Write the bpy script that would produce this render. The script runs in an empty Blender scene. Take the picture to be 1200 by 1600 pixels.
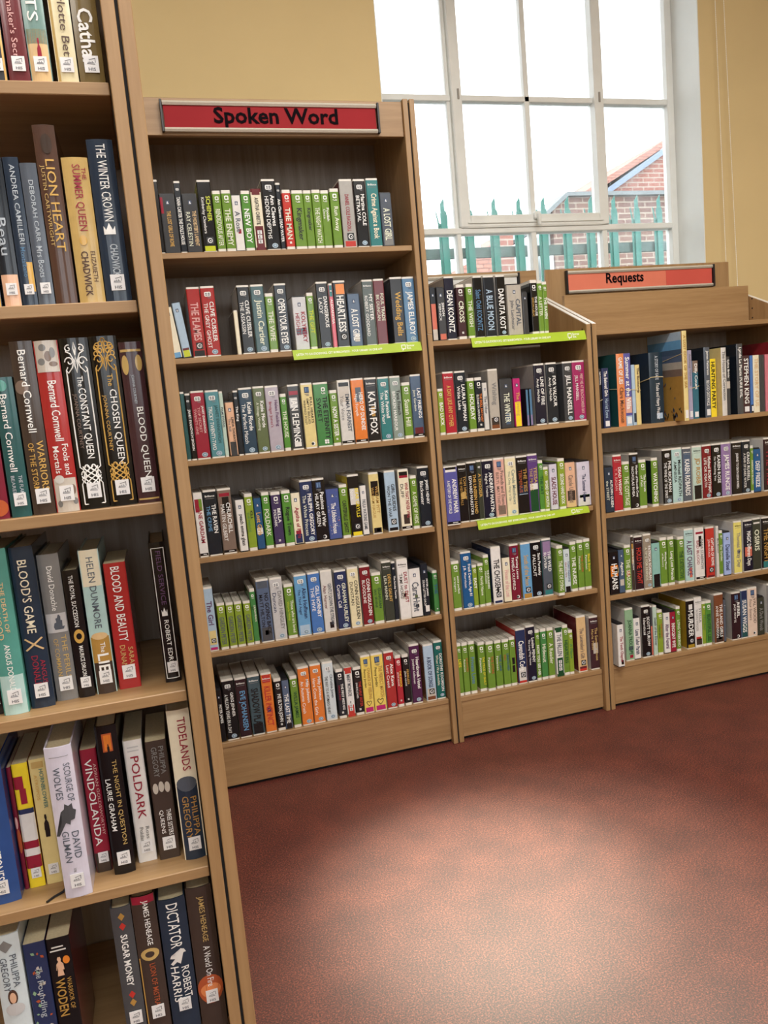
import bpy, bmesh, math, random
from mathutils import Vector, Matrix
random.seed(7)
C = bpy.context.scene.collection
R = math.radians

# ------------------------------------------------------------------ camera
cam_data = bpy.data.cameras.new('camera')
cam = bpy.data.objects.new('camera', cam_data)
C.objects.link(cam)
cam_data.sensor_fit = 'VERTICAL'
cam_data.sensor_height = 32.0
cam_data.lens = 1226.635 / 1600.0 * 32.0
right = Vector((0.95590, -0.28016, -0.08826)); up = Vector((0.12183, 0.10450, 0.98704)); fwd = right.cross(up) * -1
cam.matrix_world = Matrix(((right.x, up.x, -fwd.x, -0.9165), (right.y, up.y, -fwd.y, -2.5421), (right.z, up.z, -fwd.z, 1.2275), (0, 0, 0, 1)))
cam_data.clip_start = 0.02
bpy.context.scene.camera = cam

# ------------------------------------------------------------------ view, sky and daylight
vs = bpy.context.scene.view_settings
vs.view_transform = 'Standard'; vs.look = 'None'; vs.gamma = 1.0; vs.use_curve_mapping = False
vs.exposure = 0.0
SKY = 4.0
LAMP_AISLE = 47.0      # ceiling lamps over the aisle, watts each
LAMP = 30.0            # ceiling lamps of the back row
SPOT = 930.0           # added spot; its carpet pool stands for a pale blur over the lens
SPOT_COL = (0.78, 1.0, 0.82); SPOT_ANGLE = 20; SPOT_AIM = (-0.25, -0.80, 0.0)
SPOT_WIDE = 600.0; SPOT_WIDE_ANGLE = 31.5; SPOT_WIDE_AIM = (-0.12, -0.95, 0.0)  # second added head, for the wider edge of the pool
world = bpy.data.worlds.new('overcast_sky'); bpy.context.scene.world = world
world.use_nodes = True
bgn = world.node_tree.nodes['Background']
bgn.inputs['Color'].default_value = (0.93, 0.97, 1.0, 1); bgn.inputs['Strength'].default_value = SKY

def area_light(name, loc, target, sx, sy, watts, color):
    l = bpy.data.lights.new(name, 'AREA'); l.shape = 'RECTANGLE'; l.size = sx; l.size_y = sy; l.energy = watts; l.color = color
    o = bpy.data.objects.new(name, l); C.objects.link(o); o.location = loc
    o.rotation_euler = (Vector(target) - Vector(loc)).to_track_quat('-Z', 'Y').to_euler()
    return o

# ------------------------------------------------------------------ palette and shelf tables
PALETTE = {
 'aqua':(118,150,145), 'black':(15,15,18), 'blue':(42,84,128), 'blue2':(72,118,186), 'blue3':(30,86,140), 'bluegrey':(88,104,132), 'brown':(82,58,48), 
 'charcoal':(62,64,68), 'cream':(228,218,180), 'crimson':(150,34,56), 'darkgrey':(74,76,80), 'darkolive':(58,62,52), 'deepgreen':(28,74,44), 
 'deepgreen2':(20,98,92), 'deepteal':(38,84,86), 'deepteal2':(62,92,96), 'deepteal3':(34,52,66), 'flagyellow':(240,214,50), 'flame':(226,132,48), 
 'gold':(206,164,84), 'gold2':(196,166,104), 'green':(108,144,54), 'green2':(84,140,58), 'green3':(70,132,72), 'greige':(152,140,124), 
 'grey':(128,128,128), 'greygreen':(136,150,142), 'greygreen2':(78,88,84), 'ice':(206,218,224), 'iceblue':(170,194,216), 'indigo':(74,90,150), 
 'indigoblack':(26,26,46), 'ink':(28,35,44), 'lavender':(168,162,190), 'lavgrey':(176,168,180), 'lightgrey':(196,196,198), 'lilac':(146,122,160), 
 'lilac2':(146,120,168), 'lilacwhite':(208,204,220), 'lime':(196,206,48), 'lime2':(136,160,54), 'magenta':(184,40,112), 'magenta2':(160,44,98), 
 'maroon':(104,40,46), 'maroon2':(122,30,38), 'mint':(186,208,196), 'mustard':(168,138,44), 'navy':(40,52,90), 'navyteal':(42,66,86), 
 'nearblack':(24,21,23), 'nightblue':(38,52,70), 'ochre':(178,138,70), 'olive':(96,108,74), 'olivebrown':(110,92,52), 'orange':(222,124,52), 
 'orange2':(222,136,84), 'pale':(222,226,206), 'paleaqua':(176,208,206), 'palecream':(232,224,200), 'palegrey':(212,210,206), 'peach':(222,178,148), 
 'peachcream':(226,204,188), 'periwinkle':(164,184,232), 'pink':(220,170,168), 'pink2':(218,170,158), 'pink3':(206,120,134), 'plum':(74,32,72), 
 'plum2':(100,66,104), 'plumblack':(48,28,34), 'plumbrown':(66,40,46), 'plumnavy':(66,54,92), 'purple':(92,62,126), 'red2':(166,44,44), 
 'red3':(172,40,54), 'redcase':(190,56,48), 'rose':(212,104,122), 'royal':(44,78,140), 'rust':(178,88,52), 'rustbrown':(122,74,48), 
 'sage':(140,176,142), 'salmon':(206,110,90), 'sand':(216,184,136), 'seafoam':(140,188,180), 'seagreen':(84,150,140), 'silver':(176,186,196), 
 'skyblue':(104,160,206), 'slate':(84,92,104), 'steel':(72,92,118), 'steelblue':(84,124,160), 'stone':(196,188,178), 'stone2':(180,174,164), 
 'straw':(222,204,142), 'straw2':(226,216,120), 'taupe':(126,108,98), 'teal':(50,122,124), 'tealblue':(84,140,150), 'tealblue2':(48,104,124), 
 'tealgrey':(66,88,98), 'umber':(66,54,48), 'violetblue':(88,88,158), 'warmgrey':(168,166,162), 'wh':(240,240,238), 'white':(228,226,224), 
 'wine':(120,30,52), 'yellow':(232,212,52), 'yellow2':(232,206,104), 
}
# shelf rows: (row, shelf top z, group, books); a book is (left x, spine y, width, height, kind, colour, lettering, lettering colours, marks, options, label)
SHELF_ROWS = [
 ('N1', 1.6985, 'books on the highest visible shelf of the near left bookcase', [
  (-1.0692,-1.3286,0.0222,0.235,'H','charcoal','Secrets','wh','s',{'art': [('r', 'gold', 0, 1, 0.86, 1)]},'charcoal hardback with gold foot, highest visible shelf of near left bookcase'),
  (-1.0446,-1.3286,0.0264,0.235,'H','maroon',"Dressmaker's Secret",'pink','s',{'T': [("Dressmaker's Secret", 'pink', 0.6, 0.09, 0, 0.3)]},'maroon hardback with pink lettering, highest visible shelf of near left bookcase'),
  (-1.017,-1.3286,0.027,0.235,'H','aqua','ETTS','wh','s',{'T': [('ETTS', 'wh', 0.62, 0.34, -0.05, 0.5)], 'art': [('r', 'sand', 0, 0.3, 0, 1), ('r', 'seafoam', 0.22, 0.3, 0, 1), ('f', 'crimson', 0.1, 0.25, 0.4, 0.7)]},'pale teal hardback with sand foot, highest visible shelf of near left bookcase'),
  (-0.9834,-1.3286,0.0269,0.235,'H','cream','Charlotte Betts','brown','s',{'side': 'maroon', 'T': [('Charlotte Betts', 'brown', 0.62, 0.1, 0.12, 0.38)], 'art': [('r', 'gold2', 0, 0.5, 0, 0.16)]},'cream hardback with brown lettering, highest visible shelf of near left bookcase'),
  (-0.9548,-1.3286,0.033,0.235,'H','olivebrown','Cathar','wh','s',{'T': [('Cathar', 'wh', 0.42, 0.1, 0, 0.6)]},'olive-brown hardback with white lettering, highest visible shelf of near left bookcase'),
 ]),
 ('N2', 1.4066, 'books on the second shelf of the near left bookcase', [
  (-1.1137,-1.3286,0.0179,0.1878,'H','ink','','wh','',{'art': [('r', 'gold', 0, 1, 0.8, 0.95)]},'inky dark hardback with gold foot, second shelf of near left bookcase'),
  (-1.0923,-1.3286,0.0225,0.198,'H','ink','Beau','silver','s',{'T': [('Beau', 'silver', 0.6, 0.35, 0, 0.4)], 'art': [('r', 'peach', 0, 0.22, 0, 1)]},'inky dark hardback with peach foot, second shelf of near left bookcase'),
  (-1.0686,-1.3286,0.0194,0.1984,'H','nightblue','ANDREA CAMILLERI','silver','s',{'T': [('ANDREA CAMILLERI', 'silver', 0.95, 0.42, 0.05, 0.34), ('Montalbano', 'steelblue', 0.4, 0.2, 0, 0.3)], 'art': [('r', 'gold', 0.1, 0.3, 0.6, 1)]},'night blue hardback with gold panel, second shelf of near left bookcase'),
  (-1.0481,-1.3286,0.0211,0.1906,'H','slate','DEBORAH CARR|Mrs Boots','silver','s',{'T': [('DEBORAH CARR', 'silver', 0.88, 0.45, 0.05, 0.28), ('Mrs Boots', 'silver', 0.42, 0.2, 0, 0.36)]},'slate hardback with silver lettering, second shelf of near left bookcase'),
  (-1.0257,-1.3286,0.0285,0.2402,'H','brown','LION HEART|JUSTIN CARTWRIGHT','gold','',{'T': [('LION HEART', 'gold', 0.81, 0.3, 0.1, 0.4), ('JUSTIN CARTWRIGHT', 'gold2', 0.78, 0.33, -0.28, 0.18)], 'art': [('e', 'umber', 0.84, 0.95, 0.3, 0.8)], 'par': 1},'brown hardback with umber top, second shelf of near left bookcase'),
  (-0.994,-1.3286,0.0343,0.1975,'H','gold2','SUMMER QUEEN|ELIZABETH CHADWICK','crimson,brown','c',{'T': [('THE', 'crimson', 0.93, 0.85, 0.3, 0.16), ('SUMMER QUEEN', 'crimson', 0.95, 0.5, 0, 0.36), ('ELIZABETH', 'brown', 0.36, 0.15, 0.25, 0.17), ('CHADWICK', 'brown', 0.36, 0.05, -0.08, 0.28)], 'art': [('e', 'gold', 0.4, 0.47, 0.3, 0.6)], 'par': 1},'old gold hardback with crimson lettering, second shelf of near left bookcase'),
  (-0.9584,-1.3286,0.0347,0.2213,'H','nightblue','THE WINTER CROWN|CHADWICK','wh,silver','cs',{'T': [('THE WINTER CROWN', 'wh', 0.97, 0.5, 0.02, 0.36), ('CHADWICK', 'silver', 0.36, 0.16, 0.05, 0.3)], 'art': [('c', 'wh', 0.42, 0.49, 0.25, 0.7)]},'night blue hardback with white lettering, second shelf of near left bookcase'),
 ]),
 ('N3', 1.1163, 'books on the third shelf of the near left bookcase', [
  (-1.1593,-1.3286,0.0329,0.199,'H','wine','CORNWELL','pink','',{'art': [('e', 'rust', 0.02, 0.14, 0.3, 1)]},'wine red hardback with rust foot, third shelf of near left bookcase'),
  (-1.1234,-1.3286,0.026,0.1966,'H','deepteal','Bernard Cornwell|THE FLAME BEARER','wh,silver','s',{'T': [('Bernard Cornwell', 'wh', 0.88, 0.33, -0.05, 0.36), ('THE FLAME', 'silver', 0.3, 0.15, 0.2, 0.18), ('BEARER', 'silver', 0.3, 0.16, -0.18, 0.18)], 'art': [('e', 'seagreen', 0.9, 0.98, 0.2, 0.7)]},'deep teal hardback with white lettering, third shelf of near left bookcase'),
  (-1.095,-1.3286,0.0298,0.2439,'H','umber','Bernard Cornwell|WARRIORS/OF THE STORM','wh,gold','s',{'T': [('Bernard Cornwell', 'wh', 0.95, 0.48, 0, 0.36), ('WARRIORS', 'gold', 0.43, 0.14, 0.22, 0.3), ('OF THE STORM', 'gold', 0.42, 0.14, -0.18, 0.26)], 'art': [('e', 'taupe', 0.7, 0.78, 0, 0.6)]},'umber hardback with white lettering, third shelf of near left bookcase'),
  (-1.064,-1.3286,0.0322,0.2427,'H','red2','Bernard Cornwell|Fools and/Mortals','wh,wh','s',{'T': [('Bernard Cornwell', 'wh', 0.77, 0.42, 0.05, 0.36), ('Fools and', 'wh', 0.4, 0.22, 0.22, 0.25), ('Mortals', 'wh', 0.39, 0.23, -0.18, 0.25)], 'art': [('r', 'stone', 0, 0.2, 0, 1), ('r', 'stone', 0.82, 1, 0, 1), ('e', 'grey', 0.86, 0.9, 0.1, 0.4), ('e', 'taupe', 0.88, 0.94, 0.4, 0.7), ('e', 'grey', 0.9, 0.96, 0.62, 0.85), ('e', 'taupe', 0.85, 0.88, 0.55, 0.9), ('e', 'grey', 0.94, 0.98, 0.2, 0.5), ('e', 'grey', 0.03, 0.07, 0.1, 0.3), ('e', 'taupe', 0.1, 0.16, 0.72, 0.92), ('e', 'grey', 0.04, 0.08, 0.75, 0.95), ('e', 'palegrey', 0.17, 0.22, 0.1, 0.5)]},'red hardback with stone foot, third shelf of near left bookcase'),
  (-1.03,-1.3286,0.0386,0.244,'H','black','The CONSTANT QUEEN','wh','s',{'orn': 'wh', 'T': [('The', 'wh', 0.78, 0.72, 0.06, 0.2), ('CONSTANT QUEEN', 'wh', 0.71, 0.3, 0.06, 0.3), ('JOANNA COURTNEY', 'taupe', 0.68, 0.36, -0.2, 0.17)]},'black hardback with white scrollwork frame, third shelf of near left bookcase'),
  (-0.9902,-1.3286,0.0373,0.2443,'H','black','The CHOSEN QUEEN|JOANNA COURTNEY','wh,gold','s',{'orn': 'gold', 'T': [('The', 'gold', 0.78, 0.71, 0.1, 0.2), ('CHOSEN QUEEN', 'wh', 0.69, 0.25, 0.12, 0.3), ('JOANNA COURTNEY', 'gold', 0.66, 0.33, -0.2, 0.17)], 'par': 1},'black hardback with gold scrollwork frame, third shelf of near left bookcase'),
  (-0.9511,-1.3286,0.0313,0.2339,'H','plumbrown','BLOOD QUEEN|JOANNA COURTNEY','wh,silver','s',{'T': [('BLOOD QUEEN', 'wh', 0.6, 0.16, 0.08, 0.34), ('JOANNA COURTNEY', 'silver', 0.8, 0.62, -0.05, 0.16)], 'art': [('r', 'gold2', 0.94, 0.955, 0, 1), ('r', 'gold2', 0.02, 0.03, 0, 1), ('e', 'gold2', 0.8, 0.92, 0.05, 0.35), ('e', 'gold2', 0.82, 0.92, 0.65, 0.95)], 'par': 1},'plum-brown hardback with old gold top, third shelf of near left bookcase'),
 ]),
 ('N4', 0.8273, 'books on the fourth shelf of the near left bookcase', [
  (-1.1953,-1.3049,0.0152,0.2526,'H','black','','wh','s',{},'black hardback, fourth shelf of near left bookcase'),
  (-1.1768,-1.3155,0.0345,0.2464,'H','seagreen','THE DEATH OF/ROBIN HOOD|ANGUS DONALD','wh,sand','s',{'T': [('THE DEATH OF', 'sand', 0.8, 0.5, 0.15, 0.17), ('ROBIN HOOD', 'sand', 0.8, 0.46, -0.14, 0.24), ('ANGUS DONALD', 'wh', 0.43, 0.14, 0.02, 0.22)], 'art': [('r', 'paleaqua', 0, 0.24, 0, 1), ('e', 'deepteal', 0.82, 0.95, 0.2, 0.6)]},'sea green hardback with pale aqua foot, fourth shelf of near left bookcase'),
  (-1.1403,-1.306,0.0324,0.2441,'H','nightblue',"BLOOD'S GAME|ANGUS/DONALD",'wh,crimson','s',{'T': [("BLOOD'S GAME", 'palecream', 0.92, 0.47, 0, 0.4), ('ANGUS', 'crimson', 0.3, 0.15, 0.25, 0.2), ('DONALD', 'crimson', 0.33, 0.13, -0.06, 0.28)], 'art': [('x', 'sand', 0.36, 0.44, 0.1, 0.9)]},'night blue hardback with white lettering, fourth shelf of near left bookcase'),
  (-1.1066,-1.2912,0.0303,0.2261,'H','grey','David Donachie|THE PERILS/OF COMMAND','wh,gold2','s',{'T': [('David Donachie', 'wh', 0.92, 0.62, 0.02, 0.26), ('THE PERILS', 'gold2', 0.45, 0.15, 0.22, 0.24), ('OF COMMAND', 'gold2', 0.43, 0.14, -0.16, 0.22)], 'art': [('r', 'lightgrey', 0.47, 0.6, 0, 1), ('s', 'slate', 0.49, 0.59, 0.35, 0.85)]},'grey hardback with light grey panel, fourth shelf of near left bookcase'),
  (-1.0747,-1.2941,0.0228,0.1981,'H','nearblack','THE ROYAL SUCCESSION|MAURICE DRUON','wh,wh','s',{'T': [('THE ROYAL SUCCESSION', 'wh', 0.96, 0.56, 0, 0.28), ('MAURICE DRUON', 'wh', 0.41, 0.17, 0.05, 0.26)], 'art': [('e', 'gold', 0.43, 0.54, 0.2, 0.85), ('e', 'nearblack', 0.46, 0.51, 0.35, 0.7)]},'near-black hardback with gold panel, fourth shelf of near left bookcase'),
  (-1.0488,-1.2912,0.029,0.225,'H','paleaqua','HELEN DUNMORE|The LIE','slate,wh','s',{'T': [('HELEN DUNMORE', 'slate', 0.95, 0.46, 0.02, 0.34), ('The', 'wh', 0.36, 0.29, 0.1, 0.24), ('LIE', 'wh', 0.28, 0.155, 0.05, 0.55)], 'art': [('r', 'umber', 0, 0.22, 0, 1), ('r', 'ochre', 0.22, 0.4, 0, 1), ('r', 'palecream', 0.75, 1, 0, 1), ('e', 'sand', 0.38, 0.43, 0.1, 0.9)]},'pale aqua hardback with umber foot, fourth shelf of near left bookcase'),
  (-1.0162,-1.2912,0.0323,0.1994,'P','red2','BLOOD AND BEAUTY|SARAH/DUNANT','wh,gold2','s',{'side': 'maroon', 'T': [('BLOOD AND BEAUTY', 'wh', 0.97, 0.38, 0.0, 0.4), ('SARAH', 'gold2', 0.33, 0.16, 0.24, 0.22), ('DUNANT', 'gold2', 0.35, 0.14, -0.12, 0.24)]},'red paperback with white lettering, fourth shelf of near left bookcase'),
  (-0.9467,-1.2932,0.0241,0.2232,'H','nearblack','FIELD SERVICE|ROBERT EDRIC','plum2,wh','s',{'frame': 'wh', 'T': [('FIELD SERVICE', 'plum2', 0.94, 0.56, 0.02, 0.3), ('ROBERT EDRIC', 'wh', 0.45, 0.11, 0.02, 0.28)], 'art': [('c', 'wh', 0.48, 0.54, 0.3, 0.65)]},'near-black hardback with plum lettering, fourth shelf of near left bookcase'),
 ]),
 ('N5', 0.5384, 'books on the fifth shelf of the near left bookcase', [
  (-1.243,-1.3118,0.0487,0.2268,'H','royal','STONES','wh','s',{'T': [('STONES', 'wh', 0.38, 0.17, 0, 0.3)]},'royal blue hardback with white lettering, fifth shelf of near left bookcase'),
  (-1.1931,-1.2912,0.0062,0.199,'P','wine','','wh','',{'art': [('e', 'rust', 0.3, 0.5, 0.2, 1), ('e', 'pink', 0.5, 0.6, 0.2, 0.8)]},'wine red paperback with rust panel, fifth shelf of near left bookcase'),
  (-1.1857,-1.2912,0.0225,0.202,'P','flagyellow','','k','s',{'side': 'crimson', 'bands': [('crimson', 0.16, 0.26), ('white', 0.26, 0.32), ('crimson', 0.32, 0.38), ('white', 0.38, 0.6), ('navy', 0.6, 0.64), ('crimson', 0.68, 0.8, 0.3, 0.7), ('crimson', 0.8, 0.9, 0, 0.6)], 'T': [('C.S. FORESTER', 'nearblack', 0.19, 0.15, 0, 0.1)]},'yellow paperback patterned with red and white signal flags, fifth shelf of near left bookcase'),
  (-1.1611,-1.2912,0.0237,0.204,'P','straw','HORNBLOWER|ATROPOS','teal,gold','s',{'T': [('HORNBLOWER', 'teal', 0.92, 0.61, 0.17, 0.24), ('ATROPOS', 'gold', 0.88, 0.68, -0.2, 0.18)], 'art': [('f', 'nearblack', 0.38, 0.56, 0.3, 0.75), ('r', 'gold2', 0.93, 0.98, 0.15, 0.85)], 'par': 1},'straw paperback with near-black panel, fifth shelf of near left bookcase'),
  (-1.1281,-1.3407,0.0378,0.2371,'H','lilacwhite','SCOURGE OF/WOLVES|DAVID/GILMAN','slate,slate','s',{'ribbon': 1, 'T': [('SCOURGE OF', 'slate', 0.89, 0.64, 0.24, 0.24), ('WOLVES', 'slate', 0.87, 0.66, -0.16, 0.26), ('DAVID', 'slate', 0.44, 0.26, 0.2, 0.26), ('GILMAN', 'slate', 0.45, 0.24, -0.16, 0.26), ('THE TIMES', 'grey', 0.2, 0.17, 0.0, 0.1)], 'art': [('m', 'darkgrey', 0.42, 0.63, 0.0, 0.85), ('r', 'grey', 0.935, 0.938, 0.15, 0.85)]},'lilac-white hardback with charcoal panel, fifth shelf of near left bookcase'),
  (-1.0877,-1.2912,0.0241,0.2041,'P','crimson','VINDOLANDA|ADRIAN GOLDSWORTHY','wh,pink','s',{'T': [('VINDOLANDA', 'wh', 0.92, 0.22, -0.08, 0.34), ('ADRIAN GOLDSWORTHY', 'pink', 0.88, 0.3, 0.3, 0.14)], 'art': [('r', 'umber', 0, 0.16, 0, 1)], 'par': 1},'crimson paperback with umber foot, fifth shelf of near left bookcase'),
  (-1.0597,-1.3064,0.0316,0.2433,'H','black','THE NIGHT IN QUESTION|LAURIE GRAHAM','gold2,wh','s',{'T': [('THE NIGHT IN QUESTION', 'gold2', 0.77, 0.2, 0.18, 0.24), ('LAURIE GRAHAM', 'wh', 0.65, 0.3, -0.2, 0.24)], 'art': [('r', 'rust', 0.83, 0.95, 0.28, 0.74), ('r', 'flame', 0.84, 0.94, 0.36, 0.68), ('f', 'nearblack', 0.83, 0.88, 0.45, 0.62)], 'par': 1},'black hardback with flame orange top, fifth shelf of near left bookcase'),
  (-1.0238,-1.2912,0.0284,0.2048,'P','white','POLDARK|Ross Poldark','crimson,grey','s',{'T': [('POLDARK', 'crimson', 0.87, 0.36, 0.02, 0.44), ('Ross', 'grey', 0.29, 0.19, 0.2, 0.2), ('Poldark', 'grey', 0.29, 0.15, -0.12, 0.2)], 'art': [('r', 'lightgrey', 0.94, 0.95, 0.2, 0.8), ('r', 'lightgrey', 0.91, 0.92, 0.2, 0.8)]},'white paperback with crimson lettering, fifth shelf of near left bookcase'),
  (-0.9908,-1.2976,0.0321,0.1993,'P','umber','PHILIPPA/GREGORY|THREE SISTERS/THREE QUEENS','grey,wh','s',{'T': [('PHILIPPA', 'grey', 0.95, 0.72, 0.22, 0.24), ('GREGORY', 'grey', 0.95, 0.7, -0.12, 0.26), ('THREE SISTERS', 'wh', 0.42, 0.2, 0.2, 0.22), ('QUEENS', 'wh', 0.42, 0.22, -0.16, 0.22)], 'art': [('e', 'stone', 0.56, 0.65, 0.1, 0.36), ('e', 'stone', 0.57, 0.66, 0.38, 0.64), ('e', 'stone', 0.56, 0.65, 0.66, 0.92)]},'umber paperback with stone panel, fifth shelf of near left bookcase'),
  (-0.9525,-1.311,0.0343,0.2493,'H','palecream','TIDELANDS|PHILIPPA/GREGORY','crimson,ochre','s',{'T': [('TIDELANDS', 'crimson', 0.95, 0.6, 0.1, 0.36), ('PHILIPPA', 'ochre', 0.42, 0.16, 0.22, 0.26), ('GREGORY', 'ochre', 0.43, 0.14, -0.15, 0.28)], 'art': [('r', 'nightblue', 0, 0.5, 0, 1), ('e', 'slate', 0.46, 0.56, 0.05, 0.95)]},'pale cream hardback with night blue foot, fifth shelf of near left bookcase'),
 ]),
 ('N6', 0.2479, 'books on the lowest visible shelf of the near left bookcase', [
  (-1.2411,-1.3286,0.0379,0.2506,'H','ice','PHILIPPA/GREGORY','slate','',{'T': [('PHILIPPA', 'slate', 0.87, 0.66, 0.2, 0.24), ('GREGORY', 'slate', 0.86, 0.64, -0.16, 0.26)], 'art': [('e', 'brown', 0.55, 0.65, 0.3, 0.66), ('e', 'peach', 0.56, 0.63, 0.36, 0.6), ('e', 'lightgrey', 0.48, 0.56, 0.15, 0.85), ('d', 'grey', 0.89, 0.97, 0.2, 0.75)]},'icy white hardback with stone panel, lowest visible shelf of near left bookcase'),
  (-1.2014,-1.3286,0.0313,0.2242,'P','navy','The/Foundling','wh','',{'orn2': 'floral', 'T': [('The', 'silver', 0.82, 0.74, 0.05, 0.3), ('Foundling', 'silver', 0.72, 0.45, 0.02, 0.36)]},'navy paperback with white lettering, lowest visible shelf of near left bookcase'),
  (-1.1687,-1.3286,0.0333,0.2231,'P','black','WARRIOR OF/WODEN','ochre','',{'side': 'maroon', 'T': [('WARRIOR OF', 'ochre', 0.7, 0.46, 0.25, 0.2), ('WODEN', 'ochre', 0.7, 0.42, -0.14, 0.4)], 'art': [('r', 'white', 0.93, 0.94, 0.2, 0.7), ('r', 'white', 0.905, 0.915, 0.12, 0.8), ('f', 'peach', 0.72, 0.86, 0.2, 0.7), ('e', 'flame', 0.8, 0.86, 0.6, 0.9)]},'black paperback with peach panel, lowest visible shelf of near left bookcase'),
  (-1.0719,-1.3286,0.03,0.2497,'H','darkgrey','SUGAR MONEY','wh','s',{'diamonds': 1, 'T': [('SUGAR MONEY', 'wh', 0.82, 0.47, 0, 0.34)], 'st': 0.052},'dark grey hardback with white lettering, lowest visible shelf of near left bookcase'),
  (-1.0407,-1.3286,0.0356,0.2602,'H','umber','JAMES HENEAGE|LION OF MISTRA','wh,rust','s',{'T': [('JAMES HENEAGE', 'wh', 0.97, 0.68, 0.05, 0.3), ('LION OF MISTRA', 'rust', 0.56, 0.28, 0.05, 0.24)], 'art': [('r', 'crimson', 0.95, 1, 0, 1), ('r', 'gold', 0, 0.6, 0, 0.07), ('e', 'gold2', 0.58, 0.66, 0.12, 0.9), ('e', 'umber', 0.6, 0.64, 0.3, 0.7)], 'st': 0.052},'umber hardback with gold panel, lowest visible shelf of near left bookcase'),
  (-1.0026,-1.3286,0.0421,0.2434,'H','nightblue','DICTATOR|ROBERT/HARRIS','wh,wh','s',{'T': [('DICTATOR', 'wh', 0.97, 0.66, 0.0, 0.42), ('ROBERT', 'wh', 0.52, 0.3, 0.2, 0.28), ('HARRIS', 'wh', 0.53, 0.28, -0.18, 0.3)], 'art': [('h', 'white', 0.54, 0.65, 0.2, 0.8)], 'st': 0.052},'night blue hardback with stone panel, lowest visible shelf of near left bookcase'),
  (-0.9585,-1.3286,0.0397,0.2519,'H','umber','JAMES HENEAGE|A World On Fire','gold2,wh','s',{'T': [('JAMES HENEAGE', 'gold2', 0.94, 0.63, 0.02, 0.28), ('A World On Fire', 'wh', 0.6, 0.32, 0.04, 0.26)], 'art': [('e', 'rust', 0.2, 0.4, 0, 1), ('e', 'orange2', 0.24, 0.34, 0.1, 0.9)], 'st': 0.052},'umber hardback with rust panel, lowest visible shelf of near left bookcase'),
 ]),
 ('S1', 1.7452, 'audiobooks on the top shelf of the tall bookcase', [
  (-0.8332,0.0276,0.0164,0.2186,'A','black','','crimson','',{},'black narrow audiobook case, top shelf of tall bookcase'),
  (-0.8157,0.0276,0.0456,0.1754,'N','charcoal','THE LOST GIRLS OF ROME','gold','',{'bands': [('crimson', 0.68, 0.95, 0, 0.2)]},'charcoal boxed audiobook with crimson top, top shelf of tall bookcase'),
  (-0.7688,0.0276,0.0187,0.214,'A','ink',"TANIA CARTER THE DOLL'S HOUSE",'wh','b',{},'inky dark audiobook case with white lettering, top shelf of tall bookcase'),
  (-0.7485,0.0276,0.0444,0.1745,'N','charcoal',"THE MOBSTER'S LAMENT|RAY CELESTIN",'sand,pale','',{},'charcoal boxed audiobook with sand lettering, top shelf of tall bookcase'),
  (-0.6999,0.0276,0.0409,0.2165,'A','black','SCHEMER|Kimberley Chambers','lime,wh','d',{'side': 'lime', 'bands': [('lime', 0.02, 0.09)]},'black audiobook case with acid lime foot, top shelf of tall bookcase'),
  (-0.6563,0.0276,0.0248,0.1845,'Q','green','RENDEZVOUS AFTER','pale','',{},'first lime green slim case with pale lettering from left, top shelf of tall bookcase'),
  (-0.6286,0.0276,0.0286,0.1858,'Q','green','THE ENEMY','pale','',{},'second lime green slim case with pale lettering from left, top shelf of tall bookcase'),
  (-0.598,0.0276,0.0261,0.1698,'N','white','A Rose','slate','',{'bands': [('crimson', 0.32, 0.4, 0.4, 0.75)]},'white boxed audiobook with crimson panel, top shelf of tall bookcase'),
  (-0.5686,0.0276,0.0279,0.1835,'Q','green2','NEW BOY','wh','',{},'leaf green slim audiobook case with white lettering, top shelf of tall bookcase'),
  (-0.5373,0.0276,0.0322,0.1889,'C','palecream','AGATHA CHRISTIE','nearblack','',{'bands': [('maroon', 0, 0.4), ('maroon', 0.9, 1)]},'pale cream slim banded audiobook case with near-black lettering, top shelf of tall bookcase'),
  (-0.501,0.0276,0.0428,0.2174,'A','black','Ann Cleeves|HIDDEN DEPTHS','wh,wh','be',{},'first black case with white lettering from left, top shelf of tall bookcase'),
  (-0.457,0.0276,0.0149,0.2058,'A','ink','Ann Cleeves DEAD WATER','wh','b',{},'inky dark narrow audiobook case with white lettering, top shelf of tall bookcase'),
  (-0.4386,0.0276,0.027,0.1845,'Q','redcase','THE MAN','pale','k',{},'brick red slim audiobook case with pale lettering, top shelf of tall bookcase'),
  (-0.4082,0.0276,0.0362,0.1825,'Q','green','Kingmaker','nearblack','',{},'first lime green slim case with near-black lettering from left, top shelf of tall bookcase'),
  (-0.3705,0.0276,0.0256,0.1821,'Q','green','Kingmaker','nearblack','',{},'second lime green slim case with near-black lettering from left, top shelf of tall bookcase'),
  (-0.3424,0.0276,0.0275,0.1834,'Q','green','THE NIGHT WATCH','pale','',{},'third lime green slim case with pale lettering from left, top shelf of tall bookcase'),
  (-0.3138,0.0276,0.0262,0.1814,'Q','green','Foolish|Once','wh,wh','',{},'lime green slim audiobook case with white lettering, top shelf of tall bookcase'),
  (-0.2833,0.0276,0.0297,0.1867,'Q','green','Run Away','pale','',{},'fourth lime green slim case with pale lettering from left, top shelf of tall bookcase'),
  (-0.2493,0.0276,0.0433,0.2153,'A','warmgrey','DANIEL COLE RAGDOLL','crimson','d',{'side': 'maroon', 'bands': [('redcase', 0.02, 0.1)]},'warm grey audiobook case with brick red foot, top shelf of tall bookcase'),
  (-0.2024,0.0276,0.0393,0.215,'A','black','Martina COLE|BETRAYAL','wh,wh','be',{},'second black case with white lettering from left, top shelf of tall bookcase'),
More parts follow.
